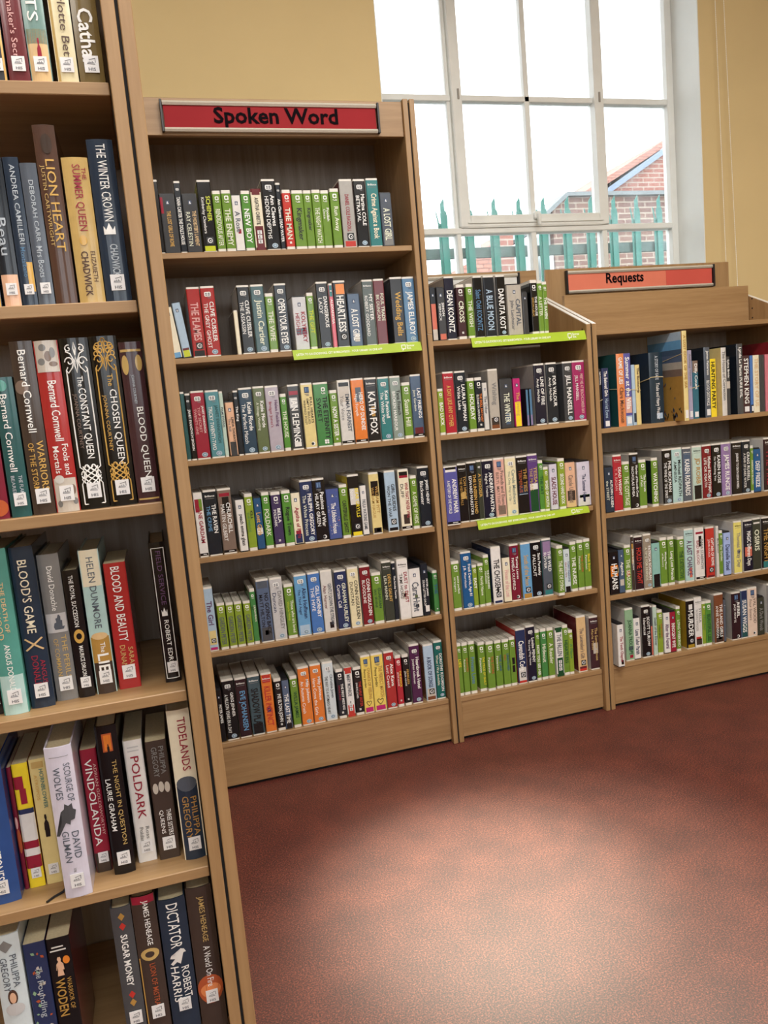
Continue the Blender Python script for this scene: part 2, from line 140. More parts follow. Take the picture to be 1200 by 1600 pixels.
  (-0.1587,0.0276,0.0397,0.2173,'A','teal','Crime Against a Book','palecream','B',{},'teal audiobook case with pale cream lettering, top shelf of tall bookcase'),
  (-0.1153,0.0276,0.0378,0.1706,'N','slate','A LOST GIRL','pale','',{'bands': [('grey', 0.03, 0.28)]},'slate boxed audiobook with grey foot, top shelf of tall bookcase'),
 ]),
 ('S2', 1.4273, 'audiobooks on the second shelf of the tall bookcase', [
  (-0.8277,0.0276,0.024,0.1583,'N','palecream','','slate','',{'tilt': 6, 'bands': [('skyblue', 0.02, 0.12)]},'pale cream boxed audiobook with sky blue foot, second shelf of tall bookcase'),
  (-0.7995,0.0276,0.0245,0.1705,'N','iceblue','','wh','',{'tilt': 6, 'bands': [('lime', 0.02, 0.14), ('maroon', 0.14, 0.18)]},'ice blue boxed audiobook with acid lime foot, second shelf of tall bookcase'),
  (-0.769,0.0276,0.0395,0.216,'A','red2','THE FLAMES','pink','d',{'bands': [('nearblack', 0.02, 0.1)]},'red audiobook case with near-black foot, second shelf of tall bookcase'),
  (-0.7262,0.0276,0.0423,0.2169,'A','red2','CLIVE CUSSLER|THE GREY GHOST','wh,wh','be',{},'red audiobook case with white lettering, second shelf of tall bookcase'),
  (-0.6312,0.0276,0.0122,0.1387,'A','palecream','','slate','',{'side': 'umber'},'pale cream narrow audiobook case, second shelf of tall bookcase'),
  (-0.6142,0.0276,0.0395,0.2147,'A','black','CLIVE CUSSLER|THE ASSASSIN','wh,wh','be',{},'first black case with white lettering from left, second shelf of tall bookcase'),
  (-0.5706,0.0276,0.0413,0.2151,'A','deepteal2','Justin Cartier','pale','be',{},'dusky teal audiobook case with pale lettering, second shelf of tall bookcase'),
  (-0.5266,0.0276,0.026,0.1863,'Q','green','THE WIFE','pale','',{},'lime green slim audiobook case with pale lettering, second shelf of tall bookcase'),
  (-0.4954,0.0276,0.0391,0.2152,'A','ink','OPEN YOUR EYES','wh','be',{},'inky dark audiobook case with white lettering, second shelf of tall bookcase'),
  (-0.4408,0.0276,0.0445,0.1701,'N','lightgrey','KOLYMSKY|HEIGHTS','crimson,crimson','',{'bands': [('slate', 0.3, 0.42)]},'light grey boxed audiobook with slate panel, second shelf of tall bookcase'),
  (-0.3927,0.0276,0.0221,0.1819,'Q','green','THE GIFT','lime','',{},'lime green slim audiobook case with acid lime lettering, second shelf of tall bookcase'),
  (-0.3588,0.0276,0.0385,0.2148,'A','black','DANGEROUS|LADY','wh,wh','be',{},'second black case with white lettering from left, second shelf of tall bookcase'),
  (-0.3167,0.0276,0.013,0.2081,'A','rose','ALEXANDRA','wh','b',{'bands': [('teal', 0.8, 0.97)]},'rose narrow audiobook case with teal top, second shelf of tall bookcase'),
  (-0.3015,0.0276,0.0411,0.2157,'A','black','HEARTLESS','wh','d',{'bands': [('flame', 0.8, 0.95, 0.2, 0.9)]},'black audiobook case with flame orange top, second shelf of tall bookcase'),
  (-0.2568,0.0276,0.0408,0.1717,'N','steel','A LOST GIRL','wh','',{'bands': [('stone', 0.1, 0.24, 0.35, 0.75)]},'steel blue boxed audiobook with stone panel, second shelf of tall bookcase'),
  (-0.2035,0.0276,0.0364,0.2148,'A','greygreen2','MY SISTER|ROBERT GODDARD','wh,wh','B',{},'dark grey-green audiobook case with white lettering, second shelf of tall bookcase'),
  (-0.1634,0.0276,0.0355,0.2159,'A','maroon','FOUL TRADE|BK DUNCAN','pale,pale','',{},'maroon audiobook case with pale lettering, second shelf of tall bookcase'),
  (-0.1068,0.0276,0.0428,0.2192,'A','nearblack','Wedding Bells','gold','',{'side': 'ink'},'near-black audiobook case with gold lettering, second shelf of tall bookcase'),
  (-0.0632,0.0276,0.0417,0.2184,'A','steelblue','JAMES ELLROY','wh','be',{},'blue audiobook case with white lettering, second shelf of tall bookcase'),
 ]),
 ('S3', 1.1083, 'audiobooks on the third shelf of the tall bookcase', [
  (-0.8267,0.0276,0.0126,0.217,'A','deepteal','','wh','',{},'deep teal narrow audiobook case, third shelf of tall bookcase'),
  (-0.8121,0.0276,0.016,0.2107,'A','black','JANET EVANOVICH SMOKIN','wh','b',{},'black narrow audiobook case with white lettering, third shelf of tall bookcase'),
  (-0.7941,0.0276,0.0409,0.2166,'A','crimson','JANET EVANOVICH|TOP SECRET|TWENTY-ONE','wh,pink,pink','be',{},'crimson audiobook case with white lettering, third shelf of tall bookcase'),
  (-0.7492,0.0276,0.0412,0.2153,'A','tealblue','JANET EVANOVICH|TRICKY TWENTY-TWO','deepteal,wh','be',{},'teal-blue audiobook case with deep teal lettering, third shelf of tall bookcase'),
  (-0.7066,0.0276,0.0116,0.2091,'A','mint','PAM EVANS','slate','',{},'mint narrow audiobook case with slate lettering, third shelf of tall bookcase'),
  (-0.6896,0.0276,0.0246,0.1727,'N','peach','LINDA THORNTON|The Kill','nearblack,slate','',{'bands': [('charcoal', 0.02, 0.27)]},'peach boxed audiobook with charcoal foot, third shelf of tall bookcase'),
  (-0.663,0.0276,0.0158,0.2081,'A','ink','The King','wh','b',{},'inky dark narrow audiobook case with white lettering, third shelf of tall bookcase'),
  (-0.6444,0.0276,0.0422,0.2147,'A','navyteal','Katie Fforde|The Perfect Match','wh,wh','be',{},'dark petrol blue audiobook case with white lettering, third shelf of tall bookcase'),
  (-0.5988,0.0276,0.0366,0.2158,'A','olive','Katie Fforde|A Vintage Wedding','wh,pale','be',{},'olive audiobook case with white lettering, third shelf of tall bookcase'),
  (-0.5593,0.0276,0.0429,0.2148,'A','lavgrey',"Helen Fielding|Bridget Jones's",'plum2,crimson','be',{},'lavender-grey audiobook case with plum lettering, third shelf of tall bookcase'),
  (-0.5125,0.0276,0.0199,0.1856,'Q','green2','THE HOUSE','pale','',{},'leaf green slim audiobook case with pale lettering, third shelf of tall bookcase'),
  (-0.4863,0.0276,0.0371,0.2128,'A','charcoal','IAN FLEMING','wh','',{'bands': [('crimson', 0.84, 0.9), ('lightgrey', 0.64, 0.8, 0.1, 0.8), ('white', 0.05, 0.12, 0.2, 0.8)]},'charcoal audiobook case with light grey panel, third shelf of tall bookcase'),
  (-0.442,0.0276,0.0382,0.2145,'A','straw','FULL HEARTS|EMPTY BELLIES|WINIFRED FOLEY','nearblack,nearblack,nearblack','Lm',{},'straw audiobook case with near-black lettering, third shelf of tall bookcase'),
  (-0.4001,0.0276,0.0491,0.2126,'A','green3','THE ETERNITY|SWEET','nearblack,nearblack','qk',{},'mid green audiobook case with near-black lettering, third shelf of tall bookcase'),
  (-0.3477,0.0276,0.0249,0.1843,'Q','green','NOW A SISTER','wh','k',{},'lime green slim audiobook case with white lettering, third shelf of tall bookcase'),
  (-0.3191,0.0276,0.0429,0.2147,'A','palegrey','EMMA FORREST|Your Voice','slate,grey','x',{'bands': [('stone', 0.66, 0.9), ('nearblack', 0.9, 0.96)]},'pale grey audiobook case with stone panel, third shelf of tall bookcase'),
  (-0.2718,0.0276,0.0429,0.2164,'A','orange','HERO OF DUNDEE|Nigel Forsyth','wh,wh','x',{'bands': [('slate', 0.64, 0.86, 0.3, 0.75)]},'orange audiobook case with slate panel, third shelf of tall bookcase'),
  (-0.2251,0.0276,0.0414,0.2154,'A','nearblack','KATIA FOX','wh','B',{'bands': [('ochre', 0.4, 0.55, 0.4, 0.7)]},'near-black audiobook case with ochre panel, third shelf of tall bookcase'),
  (-0.1791,0.0276,0.0384,0.2145,'A','teal','Kate Furnivall|The White Pearl','wh,wh','be',{},'teal audiobook case with white lettering, third shelf of tall bookcase'),
  (-0.1369,0.0276,0.0372,0.2142,'A','greygreen','Tana French|BROKEN HARBOUR','nearblack,wh','be',{},'grey-green audiobook case with near-black lettering, third shelf of tall bookcase'),
  (-0.0959,0.0276,0.029,0.19,'Q','green','Susan Hill','pale','',{},'lime green slim audiobook case with pale lettering, third shelf of tall bookcase'),
  (-0.0638,0.0276,0.0377,0.2141,'A','steel','LAST FRIENDS|Jane Gardam','wh,pale','x',{'bands': [('maroon', 0.06, 0.16)]},'steel blue audiobook case with maroon foot, third shelf of tall bookcase'),
 ]),
 ('S4', 0.7942, 'audiobooks on the fourth shelf of the tall bookcase', [
  (-0.8237,0.0276,0.0278,0.2103,'A','white','JANE GARDAM','crimson','x',{'bands': [('crimson', 0.7, 0.9, 0.1, 0.55), ('green', 0.72, 0.9, 0.55, 0.9)]},'white audiobook case with crimson panel, fourth shelf of tall bookcase'),
  (-0.7925,0.0276,0.041,0.2146,'A','ink','THE RAVEN|THE CRIME','wh,skyblue','B',{},'first inky dark case with white lettering from left, fourth shelf of tall bookcase'),
  (-0.7473,0.0276,0.0425,0.2145,'A','taupe','CHURCHILL|MARTIN GILBERT','wh,wh','x',{'bands': [('crimson', 0.88, 0.93), ('nearblack', 0.63, 0.87, 0.3, 0.8)]},'taupe audiobook case with near-black panel, fourth shelf of tall bookcase'),
  (-0.6934,0.0276,0.0258,0.1725,'N','white','peach emma glass','nearblack','',{},'white boxed audiobook with near-black lettering, fourth shelf of tall bookcase'),
  (-0.6634,0.0276,0.026,0.1883,'Q','lime2','KILL|THE PRINCE','nearblack,green3','',{},'yellow-green slim audiobook case with near-black lettering, fourth shelf of tall bookcase'),
  (-0.635,0.0276,0.0236,0.171,'N','blue','Lost Girls','gold','',{'bands': [('white', 0.3, 0.42)]},'blue boxed audiobook with white panel, fourth shelf of tall bookcase'),
  (-0.6079,0.0276,0.0248,0.1871,'Q','green2','POLDARK','pale','',{},'leaf green slim audiobook case with pale lettering, fourth shelf of tall bookcase'),
  (-0.5777,0.0276,0.0314,0.1843,'Q','plumnavy','BELLA|POLDARK','wh,wh','k',{},'dark violet slim audiobook case with white lettering, fourth shelf of tall bookcase'),
  (-0.542,0.0276,0.0291,0.1853,'Q','green2','Rogue Town','nearblack','',{},'leaf green slim audiobook case with near-black lettering, fourth shelf of tall bookcase'),
  (-0.511,0.0276,0.0286,0.1739,'N','palecream','Agatha of Paris','crimson','',{'bands': [('navy', 0.03, 0.2), ('crimson', 0.2, 0.27, 0.2, 0.8)]},'pale cream boxed audiobook with navy foot, fourth shelf of tall bookcase'),
  (-0.4788,0.0276,0.0414,0.2122,'A','navy','PHILIPPA GREGORY|The White Princess','wh,pale','be',{},'navy audiobook case with white lettering, fourth shelf of tall bookcase'),
  (-0.4362,0.0276,0.041,0.2129,'A','nearblack','Passions of War|HILARY GREEN','wh,wh','Lm',{},'near-black audiobook case with white lettering, fourth shelf of tall bookcase'),
  (-0.3923,0.0276,0.0423,0.173,'N','indigo','The Lifeboat House','wh','',{'orn2': 'floral2'},'indigo boxed audiobook with white lettering, fourth shelf of tall bookcase'),
  (-0.3463,0.0276,0.0273,0.183,'Q','green','CANTERVILLE GHOST','nearblack','',{},'lime green slim audiobook case with near-black lettering, fourth shelf of tall bookcase'),
  (-0.3148,0.0276,0.039,0.2122,'A','nearblack','BEAR GRYLLS|Spirit','yellow,wh','d',{'side': 'yellow', 'bands': [('yellow', 0.02, 0.08), ('palegrey', 0.52, 0.78)]},'near-black audiobook case with pale grey panel, fourth shelf of tall bookcase'),
  (-0.2746,0.0276,0.0206,0.1717,'N','white','PAULA WATKINS GAME','slate','',{},'white boxed audiobook with slate lettering, fourth shelf of tall bookcase'),
  (-0.2407,0.0276,0.0344,0.2116,'A','straw','WILLIAM PITT|WILLIAM HAGUE','ochre,ochre','',{'bands': [('nearblack', 0.62, 0.86, 0.15, 0.9), ('nearblack', 0.02, 0.1), ('redcase', 0.04, 0.09, 0.4, 0.75)]},'straw audiobook case with near-black panel, fourth shelf of tall bookcase'),
  (-0.1851,0.0276,0.0379,0.2119,'A','iceblue','GIRL GUIDES|WON THE WAR','nearblack,nearblack','d',{'side': 'nearblack', 'bands': [('nearblack', 0.02, 0.07)]},'ice blue audiobook case with near-black foot, fourth shelf of tall bookcase'),
  (-0.1367,0.0276,0.0383,0.2111,'A','palecream','WAR THAT NEVER WAS|DUFF','crimson,nearblack','x',{'bands': [('nearblack', 0.9, 0.96), ('crimson', 0.86, 0.9), ('umber', 0.1, 0.26, 0.25, 0.8)]},'pale cream audiobook case with umber panel, fourth shelf of tall bookcase'),
  (-0.0938,0.0276,0.0228,0.1858,'Q','green','A GAME OF HIDE','pale','',{},'lime green slim audiobook case with pale lettering, fourth shelf of tall bookcase'),
  (-0.0654,0.0276,0.0412,0.2136,'A','ink','JAMES HENRY|Blackwater','wh,wh','be',{},'second inky dark case with white lettering from left, fourth shelf of tall bookcase'),
 ]),
 ('S5', 0.4797, 'audiobooks on the fifth shelf of the tall bookcase', [
  (-0.8284,0.0276,0.0287,0.2156,'A','iceblue','The Girl','plum2','d',{'bands': [('straw', 0.1, 0.32), ('magenta', 0.02, 0.06)]},'ice blue audiobook case with straw panel, fifth shelf of tall bookcase'),
  (-0.792,0.0276,0.0254,0.1566,'Q','lime2','GARDEN PETER','slate','',{},'first yellow-green slim case with slate lettering from left, fifth shelf of tall bookcase'),
  (-0.7624,0.0276,0.0238,0.1538,'Q','lime2','GARDEN PETER','slate','',{},'second yellow-green slim case with slate lettering from left, fifth shelf of tall bookcase'),
  (-0.7357,0.0276,0.0247,0.1532,'Q','lime2','GARDEN PETER','slate','',{},'third yellow-green slim case with slate lettering from left, fifth shelf of tall bookcase'),
  (-0.7061,0.0276,0.023,0.1505,'Q','lime2','GARDEN PETER','slate','',{},'fourth yellow-green slim case with slate lettering from left, fifth shelf of tall bookcase'),
  (-0.6817,0.0276,0.0174,0.1888,'Q','green3','DEADHEADS|Bill','pale,nearblack','',{},'mid green slim audiobook case with pale lettering, fifth shelf of tall bookcase'),
  (-0.6578,0.0276,0.042,0.2152,'A','bluegrey','NO GOING BACK|MATT HILTON','nearblack,nearblack','',{'bands': [('darkgrey', 0.03, 0.24), ('slate', 0.86, 0.97), ('white', 0.12, 0.19, 0.35, 0.65)]},'blue-grey audiobook case with dark grey foot, fifth shelf of tall bookcase'),
  (-0.6126,0.0276,0.0413,0.2147,'A','lightgrey','DAVID HINGLEY|Duncan','grey,navy','be',{},'light grey audiobook case with grey lettering, fifth shelf of tall bookcase'),
  (-0.567,0.0276,0.031,0.1868,'Q','green','Those who are loved|Victoria Hislop','pale,lime','',{},'lime green slim audiobook case with pale lettering, fifth shelf of tall bookcase'),
  (-0.5305,0.0276,0.0423,0.2135,'A','skyblue','Alice Hoffman|The Third Angel','navy,navy','be',{'bands': [('iceblue', 0.03, 0.18)]},'sky blue audiobook case with ice blue foot, fifth shelf of tall bookcase'),
  (-0.4837,0.0276,0.0401,0.2142,'A','blue2','GILL HORNBY|THE HIVE','wh,wh','be',{},'mid blue audiobook case with white lettering, fifth shelf of tall bookcase'),
  (-0.4402,0.0276,0.0397,0.2153,'A','palegrey','GENTLY DOWN THE STREAM|Alan Hunter','slate,maroon','',{'bands': [('nearblack', 0.06, 0.16, 0.45, 0.8)]},'pale grey audiobook case with near-black foot, fifth shelf of tall bookcase'),
  (-0.3922,0.0276,0.0409,0.2082,'A','navy','GRAHAM HURLEY|Curtain Call','pale,wh','be',{},'navy audiobook case with pale lettering, fifth shelf of tall bookcase'),
  (-0.3468,0.0276,0.0382,0.2119,'A','cream','CONN IGGULDEN|DUNSTAN','nearblack,nearblack','be',{},'cream audiobook case with near-black lettering, fifth shelf of tall bookcase'),
  (-0.3029,0.0276,0.0366,0.2117,'A','maroon2','CONN IGGULDEN|BLOODLINE','wh,wh','be',{},'dark red audiobook case with white lettering, fifth shelf of tall bookcase'),
  (-0.2625,0.0276,0.033,0.1813,'Q','green','GUARDIAN|IAN IRVINE','deepgreen,deepgreen','',{},'lime green slim audiobook case with deep green lettering, fifth shelf of tall bookcase'),
  (-0.2237,0.0276,0.0336,0.2164,'A','darkolive',"DEVIL'S GAUNT|LISA MANN",'gold,pale','B',{},'dark olive audiobook case with gold lettering, fifth shelf of tall bookcase'),
  (-0.1885,0.0276,0.0141,0.2109,'A','ink','The Sunday Tourist','wh','b',{},'inky dark narrow audiobook case with white lettering, fifth shelf of tall bookcase'),
  (-0.1689,0.0276,0.0395,0.2158,'A','white','DUST to DUST|TAMI HOAG','crimson,nearblack','B',{'bands': [('stone', 0.34, 0.46, 0.3, 0.8), ('maroon', 0.37, 0.43, 0.45, 0.65)]},'white audiobook case with stone panel, fifth shelf of tall bookcase'),
  (-0.1278,0.0276,0.0414,0.1763,'N','white','Cara Hunt','slate','',{'bands': [('olive', 0.38, 0.46, 0.4, 0.65), ('nearblack', 0.2, 0.27, 0.4, 0.7)]},'white boxed audiobook with olive panel, fifth shelf of tall bookcase'),
  (-0.0831,0.0276,0.0257,0.1848,'N','ink','PETER JAMES|DEAD LETTER DROP','wh,wh','',{'bands': [('white', 0.08, 0.2, 0.3, 0.85)]},'inky dark boxed audiobook with white panel, fifth shelf of tall bookcase'),
  (-0.0414,0.0276,0.0186,0.157,'Q','green3','THE','blue','k',{},'mid green slim audiobook case with blue lettering, fifth shelf of tall bookcase'),
 ]),
 ('S6', 0.1664, 'audiobooks on the bottom shelf of the tall bookcase', [
  (-0.8283,0.0276,0.0183,0.1802,'N','black','PETER JAMES','wh','',{},'black boxed audiobook with white lettering, bottom shelf of tall bookcase'),
  (-0.8068,0.0276,0.0394,0.211,'A','black','GREG JENNER|A MILLION YEARS IN A DAY','wh,wh','be',{},'black audiobook case with white lettering, bottom shelf of tall bookcase'),
  (-0.7632,0.0276,0.0376,0.2086,'A','plumblack','EVE JOHANSEN','skyblue','B',{},'plum-black audiobook case with sky blue lettering, bottom shelf of tall bookcase'),
  (-0.7213,0.0276,0.0401,0.2099,'A','tealgrey','SHADOW PLAY','nearblack','B',{'bands': [('nearblack', 0.03, 0.2)]},'smoky teal audiobook case with near-black foot, bottom shelf of tall bookcase'),
  (-0.6761,0.0276,0.0349,0.2095,'A','orange','KILLER INSTINCT','redcase','B',{'bands': [('redcase', 0.84, 0.97), ('plumnavy', 0.34, 0.44, 0.3, 0.65)]},'orange audiobook case with brick red top, bottom shelf of tall bookcase'),
  (-0.6357,0.0276,0.0253,0.1834,'Q','black','ME ELTON JOHN','wh','k',{},'black slim audiobook case with white lettering, bottom shelf of tall bookcase'),
  (-0.6089,0.0276,0.0228,0.173,'N','bluegrey','THE LAST TIME','wh','',{'bands': [('nearblack', 0.02, 0.27)]},'blue-grey boxed audiobook with near-black foot, bottom shelf of tall bookcase'),
  (-0.5809,0.0276,0.0252,0.1815,'Q','green','WILLA JAMES','deepgreen','',{},'lime green slim audiobook case with deep green lettering, bottom shelf of tall bookcase'),
  (-0.5509,0.0276,0.0381,0.2081,'A','orange','Milly Johnson|An Autumn Crush','wh,wh','be',{},'first orange case with white lettering from left, bottom shelf of tall bookcase'),
  (-0.5087,0.0276,0.0373,0.2107,'A','orange','Milly Johnson|Here Come the Girls','wh,wh','be',{},'second orange case with white lettering from left, bottom shelf of tall bookcase'),
  (-0.4661,0.0276,0.0376,0.2106,'A','ice',"Christina Jones|THE WAY TO A WOMAN'S HEART",'slate,nearblack','be',{},'icy white audiobook case with slate lettering, bottom shelf of tall bookcase'),
  (-0.4213,0.0276,0.026,0.1768,'Q','ink','THE FIRST MISTAKE|SANDIE JONES','wh,crimson','k',{},'inky dark slim audiobook case with white lettering, bottom shelf of tall bookcase'),
  (-0.391,0.0276,0.0273,0.1769,'C','white','MARY MONROE','slate','',{'bands': [('redcase', 0, 0.24), ('redcase', 0.88, 1)]},'white slim banded audiobook case with slate lettering, bottom shelf of tall bookcase'),
  (-0.3599,0.0276,0.0283,0.1731,'Q','black','THE HALF SISTER|SANDIE JONES','redcase,wh','k',{},'black slim audiobook case with brick red lettering, bottom shelf of tall bookcase'),
  (-0.3293,0.0276,0.0347,0.2094,'A','yellow2','CHANCE OF FEELING|Penny Jordan','ochre,nearblack','Lh',{'bands': [('magenta', 0.02, 0.1)]},'first soft yellow case with magenta foot from left, bottom shelf of tall bookcase'),
  (-0.2918,0.0276,0.0424,0.2098,'A','yellow2','THE PERFECT MATCH|Penny Jordan','ochre,nearblack','Lh',{'bands': [('magenta', 0.02, 0.1)]},'second soft yellow case with magenta foot from left, bottom shelf of tall bookcase'),
  (-0.245,0.0276,0.0353,0.2099,'A','red2','Alex Kava|Lost Creed','wh,wh','be',{},'red audiobook case with white lettering, bottom shelf of tall bookcase'),
  (-0.2058,0.0276,0.0219,0.1886,'Q','red3','THE KNOCK|JESSIE KEANE','yellow,wh','k',{},'scarlet slim audiobook case with yellow lettering, bottom shelf of tall bookcase'),
  (-0.1795,0.0276,0.0236,0.1877,'Q','black','FEARLESS|JESSIE KEANE','gold,wh','k',{},'black slim audiobook case with gold lettering, bottom shelf of tall bookcase'),
  (-0.1506,0.0276,0.0371,0.2186,'A','plum','Heartbreak Hotel|Jonathan Kellerman','wh,wh','be',{},'plum audiobook case with white lettering, bottom shelf of tall bookcase'),
  (-0.0989,0.0276,0.0375,0.2096,'A','iceblue','A BOOK OF SONGS','navy','d',{'side': 'rustbrown', 'bands': [('rustbrown', 0.02, 0.08), ('stone', 0.08, 0.22)]},'ice blue audiobook case with stone panel, bottom shelf of tall bookcase'),
  (-0.0585,0.0276,0.0316,0.2158,'A','deepgreen2','DOROTHY KOOMSON|When I Was Invisible','wh,pale','be',{},'deep teal-green audiobook case with white lettering, bottom shelf of tall bookcase'),
 ]),
 ('C1', 1.4283, 'audiobooks on the top shelf of the low middle bookcase', [
  (0.0313,0.0276,0.0206,0.1772,'N','ink','','wh','',{'bands': [('salmon', 0.22, 0.7), ('stone', 0.02, 0.22)]},'inky dark boxed audiobook with salmon panel, top shelf of low middle bookcase'),
  (0.0566,0.0276,0.0266,0.176,'N','charcoal','SIMON|KERNICK','wh,wh','',{'bands': [('salmon', 0.02, 0.13)]},'charcoal boxed audiobook with salmon foot, top shelf of low middle bookcase'),
  (0.0859,0.0276,0.0346,0.2127,'A','indigoblack','DEAN KOONTZ','wh','',{},'blue-black audiobook case with white lettering, top shelf of low middle bookcase'),
  (0.1276,0.0276,0.0293,0.1841,'Q','plumbrown','CROSS','pale','k',{},'plum-brown slim audiobook case with pale lettering, top shelf of low middle bookcase'),
  (0.164,0.0276,0.0239,0.1848,'Q','green','THE WISH','pale','',{},'first lime green slim case with pale lettering from left, top shelf of low middle bookcase'),
  (0.192,0.0276,0.0321,0.2099,'A','black','Saint Odd KOONTZ','steelblue','',{},'black audiobook case with blue lettering, top shelf of low middle bookcase'),
  (0.2301,0.0276,0.0393,0.2093,'A','ink','A BLUE MOON','iceblue','',{},'inky dark audiobook case with ice blue lettering, top shelf of low middle bookcase'),
  (0.2767,0.0276,0.0347,0.2093,'A','black','DANUTA KOT','wh','e',{},'black audiobook case with white lettering, top shelf of low middle bookcase'),
  (0.3167,0.0276,0.0544,0.1747,'N','stone2','CAPITAL|John Lanchester','slate,slate','',{},'stone boxed audiobook with slate lettering, top shelf of low middle bookcase'),
  (0.3732,0.0276,0.0208,0.1474,'N','charcoal','','grey','',{},'charcoal boxed audiobook, top shelf of low middle bookcase'),
  (0.4068,0.0276,0.0264,0.1878,'Q','black','THE HOUSE|SIMON LELIC','wh,gold','',{},'black slim audiobook case with white lettering, top shelf of low middle bookcase'),
  (0.4344,0.0276,0.0188,0.185,'Q','green','A LETTER','pale','',{},'second lime green slim case with pale lettering from left, top shelf of low middle bookcase'),
  (0.4544,0.0276,0.0171,0.1805,'Q','green','THE RAVEN','wh','',{},'lime green slim audiobook case with white lettering, top shelf of low middle bookcase'),
 ]),
 ('C2', 1.1079, 'audiobooks on the second shelf of the low middle bookcase', [
  (0.0316,0.0276,0.0202,0.1591,'Q','lime2','BAD LUCK','wh','',{},'yellow-green slim audiobook case with white lettering, second shelf of low middle bookcase'),
  (0.0546,0.0276,0.039,0.2149,'A','red3','A DAY LIKE ANY OTHER','gold','B',{},'scarlet audiobook case with gold lettering, second shelf of low middle bookcase'),
  (0.0984,0.0276,0.0394,0.2142,'A','ink','LAURA LIPPMAN|Wilde Lake','wh,wh','be',{},'first inky dark case with white lettering from left, second shelf of low middle bookcase'),
  (0.1434,0.0276,0.0255,0.1869,'Q','green','HOLIDAY','wh','',{},'lime green slim audiobook case with white lettering, second shelf of low middle bookcase'),
  (0.1717,0.0276,0.0264,0.1873,'Q','ink','THE DOLL FACTORY|ELIZABETH MACNEAL','orange,wh','k',{},'inky dark slim audiobook case with orange lettering, second shelf of low middle bookcase'),
  (0.1994,0.0276,0.0172,0.1674,'N','palegrey','The Other','slate','',{},'pale grey boxed audiobook with slate lettering, second shelf of low middle bookcase'),
  (0.2227,0.0276,0.037,0.2119,'A','stone2','Wishing','grey','d',{'bands': [('rustbrown', 0.02, 0.08), ('umber', 0.08, 0.2)]},'stone audiobook case with umber panel, second shelf of low middle bookcase'),
  (0.2651,0.0276,0.0481,0.1731,'N','charcoal','THE WINTER','pale','',{'bands': [('steel', 0.08, 0.3, 0.35, 0.7)]},'charcoal boxed audiobook with steel blue panel, second shelf of low middle bookcase'),
  (0.3174,0.0276,0.0268,0.1729,'N','magenta','The Evening','gold','',{'bands': [('flagyellow', 0.02, 0.52)]},'magenta boxed audiobook with bright yellow foot, second shelf of low middle bookcase'),
  (0.3635,0.0276,0.0097,0.1332,'T','steelblue','','wh','',{'bands': [('lilac', 0.02, 0.3)]},'first blue thin disc case from left, second shelf of low middle bookcase'),
  (0.377,0.0276,0.0101,0.134,'T','steelblue','','wh','',{'bands': [('lilac', 0.02, 0.3)]},'second blue thin disc case from left, second shelf of low middle bookcase'),
  (0.4007,0.0276,0.0409,0.2181,'A','indigoblack','LINE OF FIRE|Andy McNab','wh,wh','be',{},'blue-black audiobook case with white lettering, second shelf of low middle bookcase'),
  (0.4486,0.0276,0.0419,0.2184,'A','ink','FOR VALOUR|Andy McNab','wh,wh','be',{},'second inky dark case with white lettering from left, second shelf of low middle bookcase'),
  (0.5145,0.0276,0.0385,0.2177,'A','charcoal','JILL MANSELL','wh','be',{'side': 'charcoal'},'charcoal audiobook case with white lettering, second shelf of low middle bookcase'),
  (0.5538,0.0276,0.0494,0.2181,'A','magenta2','MEET ME AT BEACHCOMBER BAY|JILL MANSELL','pink,wh','be',{},'magenta audiobook case with pink lettering, second shelf of low middle bookcase'),
 ]),
 ('C3', 0.7932, 'audiobooks on the third shelf of the low middle bookcase', [
  (0.0215,0.0001,0.0492,0.207,'A','violetblue','ANDREW MARR|A HISTORY OF THE WORLD','wh,wh','x',{'bands': [('white', 0.9, 0.94), ('nearblack', 0.94, 0.98)]},'violet-blue audiobook case with near-black top, third shelf of low middle bookcase'),
  (0.0829,0.0276,0.0325,0.2092,'A','nearblack','TOM HUNT|THE MEMORIALS','ochre,ochre','B',{'bands': [('gold2', 0.4, 0.52, 0.2, 0.8)]},'near-black audiobook case with old gold panel, third shelf of low middle bookcase'),
  (0.1177,0.0276,0.0369,0.2119,'A','nearblack','THE UNSEEN HAND|EDWARD MARSTON','gold,wh','L',{},'near-black audiobook case with gold lettering, third shelf of low middle bookcase'),
  (0.1557,0.0276,0.0177,0.2137,'A','darkolive','A DIGGER','gold','b',{},'dark olive audiobook case with gold lettering, third shelf of low middle bookcase'),
  (0.1764,0.0276,0.0421,0.2134,'A','indigoblack','ANDREW MARTIN|Night Trains','wh,wh','be',{},'blue-black audiobook case with white lettering, third shelf of low middle bookcase'),
  (0.2211,0.0276,0.0404,0.2142,'A','pink2','Friends and Enemies|BERYL MATTHEWS','taupe,taupe','L',{'bands': [('taupe', 0.05, 0.2, 0.2, 0.9)]},'dusty pink audiobook case with taupe foot, third shelf of low middle bookcase'),
  (0.2651,0.0276,0.0417,0.2136,'A','cream','Carole Matthews|The Only Way is Up','greygreen,greygreen','be',{},'cream audiobook case with grey-green lettering, third shelf of low middle bookcase'),
  (0.31,0.0276,0.0424,0.2129,'A','nearblack','THE TIES|TERMINUS','ochre,rust','B',{'bands': [('nightblue', 0.36, 0.5), ('iceblue', 0.34, 0.35)]},'near-black audiobook case with night blue panel, third shelf of low middle bookcase'),
  (0.3536,0.0276,0.0392,0.2148,'A','purple','TESSA|THE MARK','gold2,gold2','B',{'bands': [('deepgreen', 0.03, 0.4), ('white', 0.4, 0.5)]},'purple audiobook case with deep green foot, third shelf of low middle bookcase'),
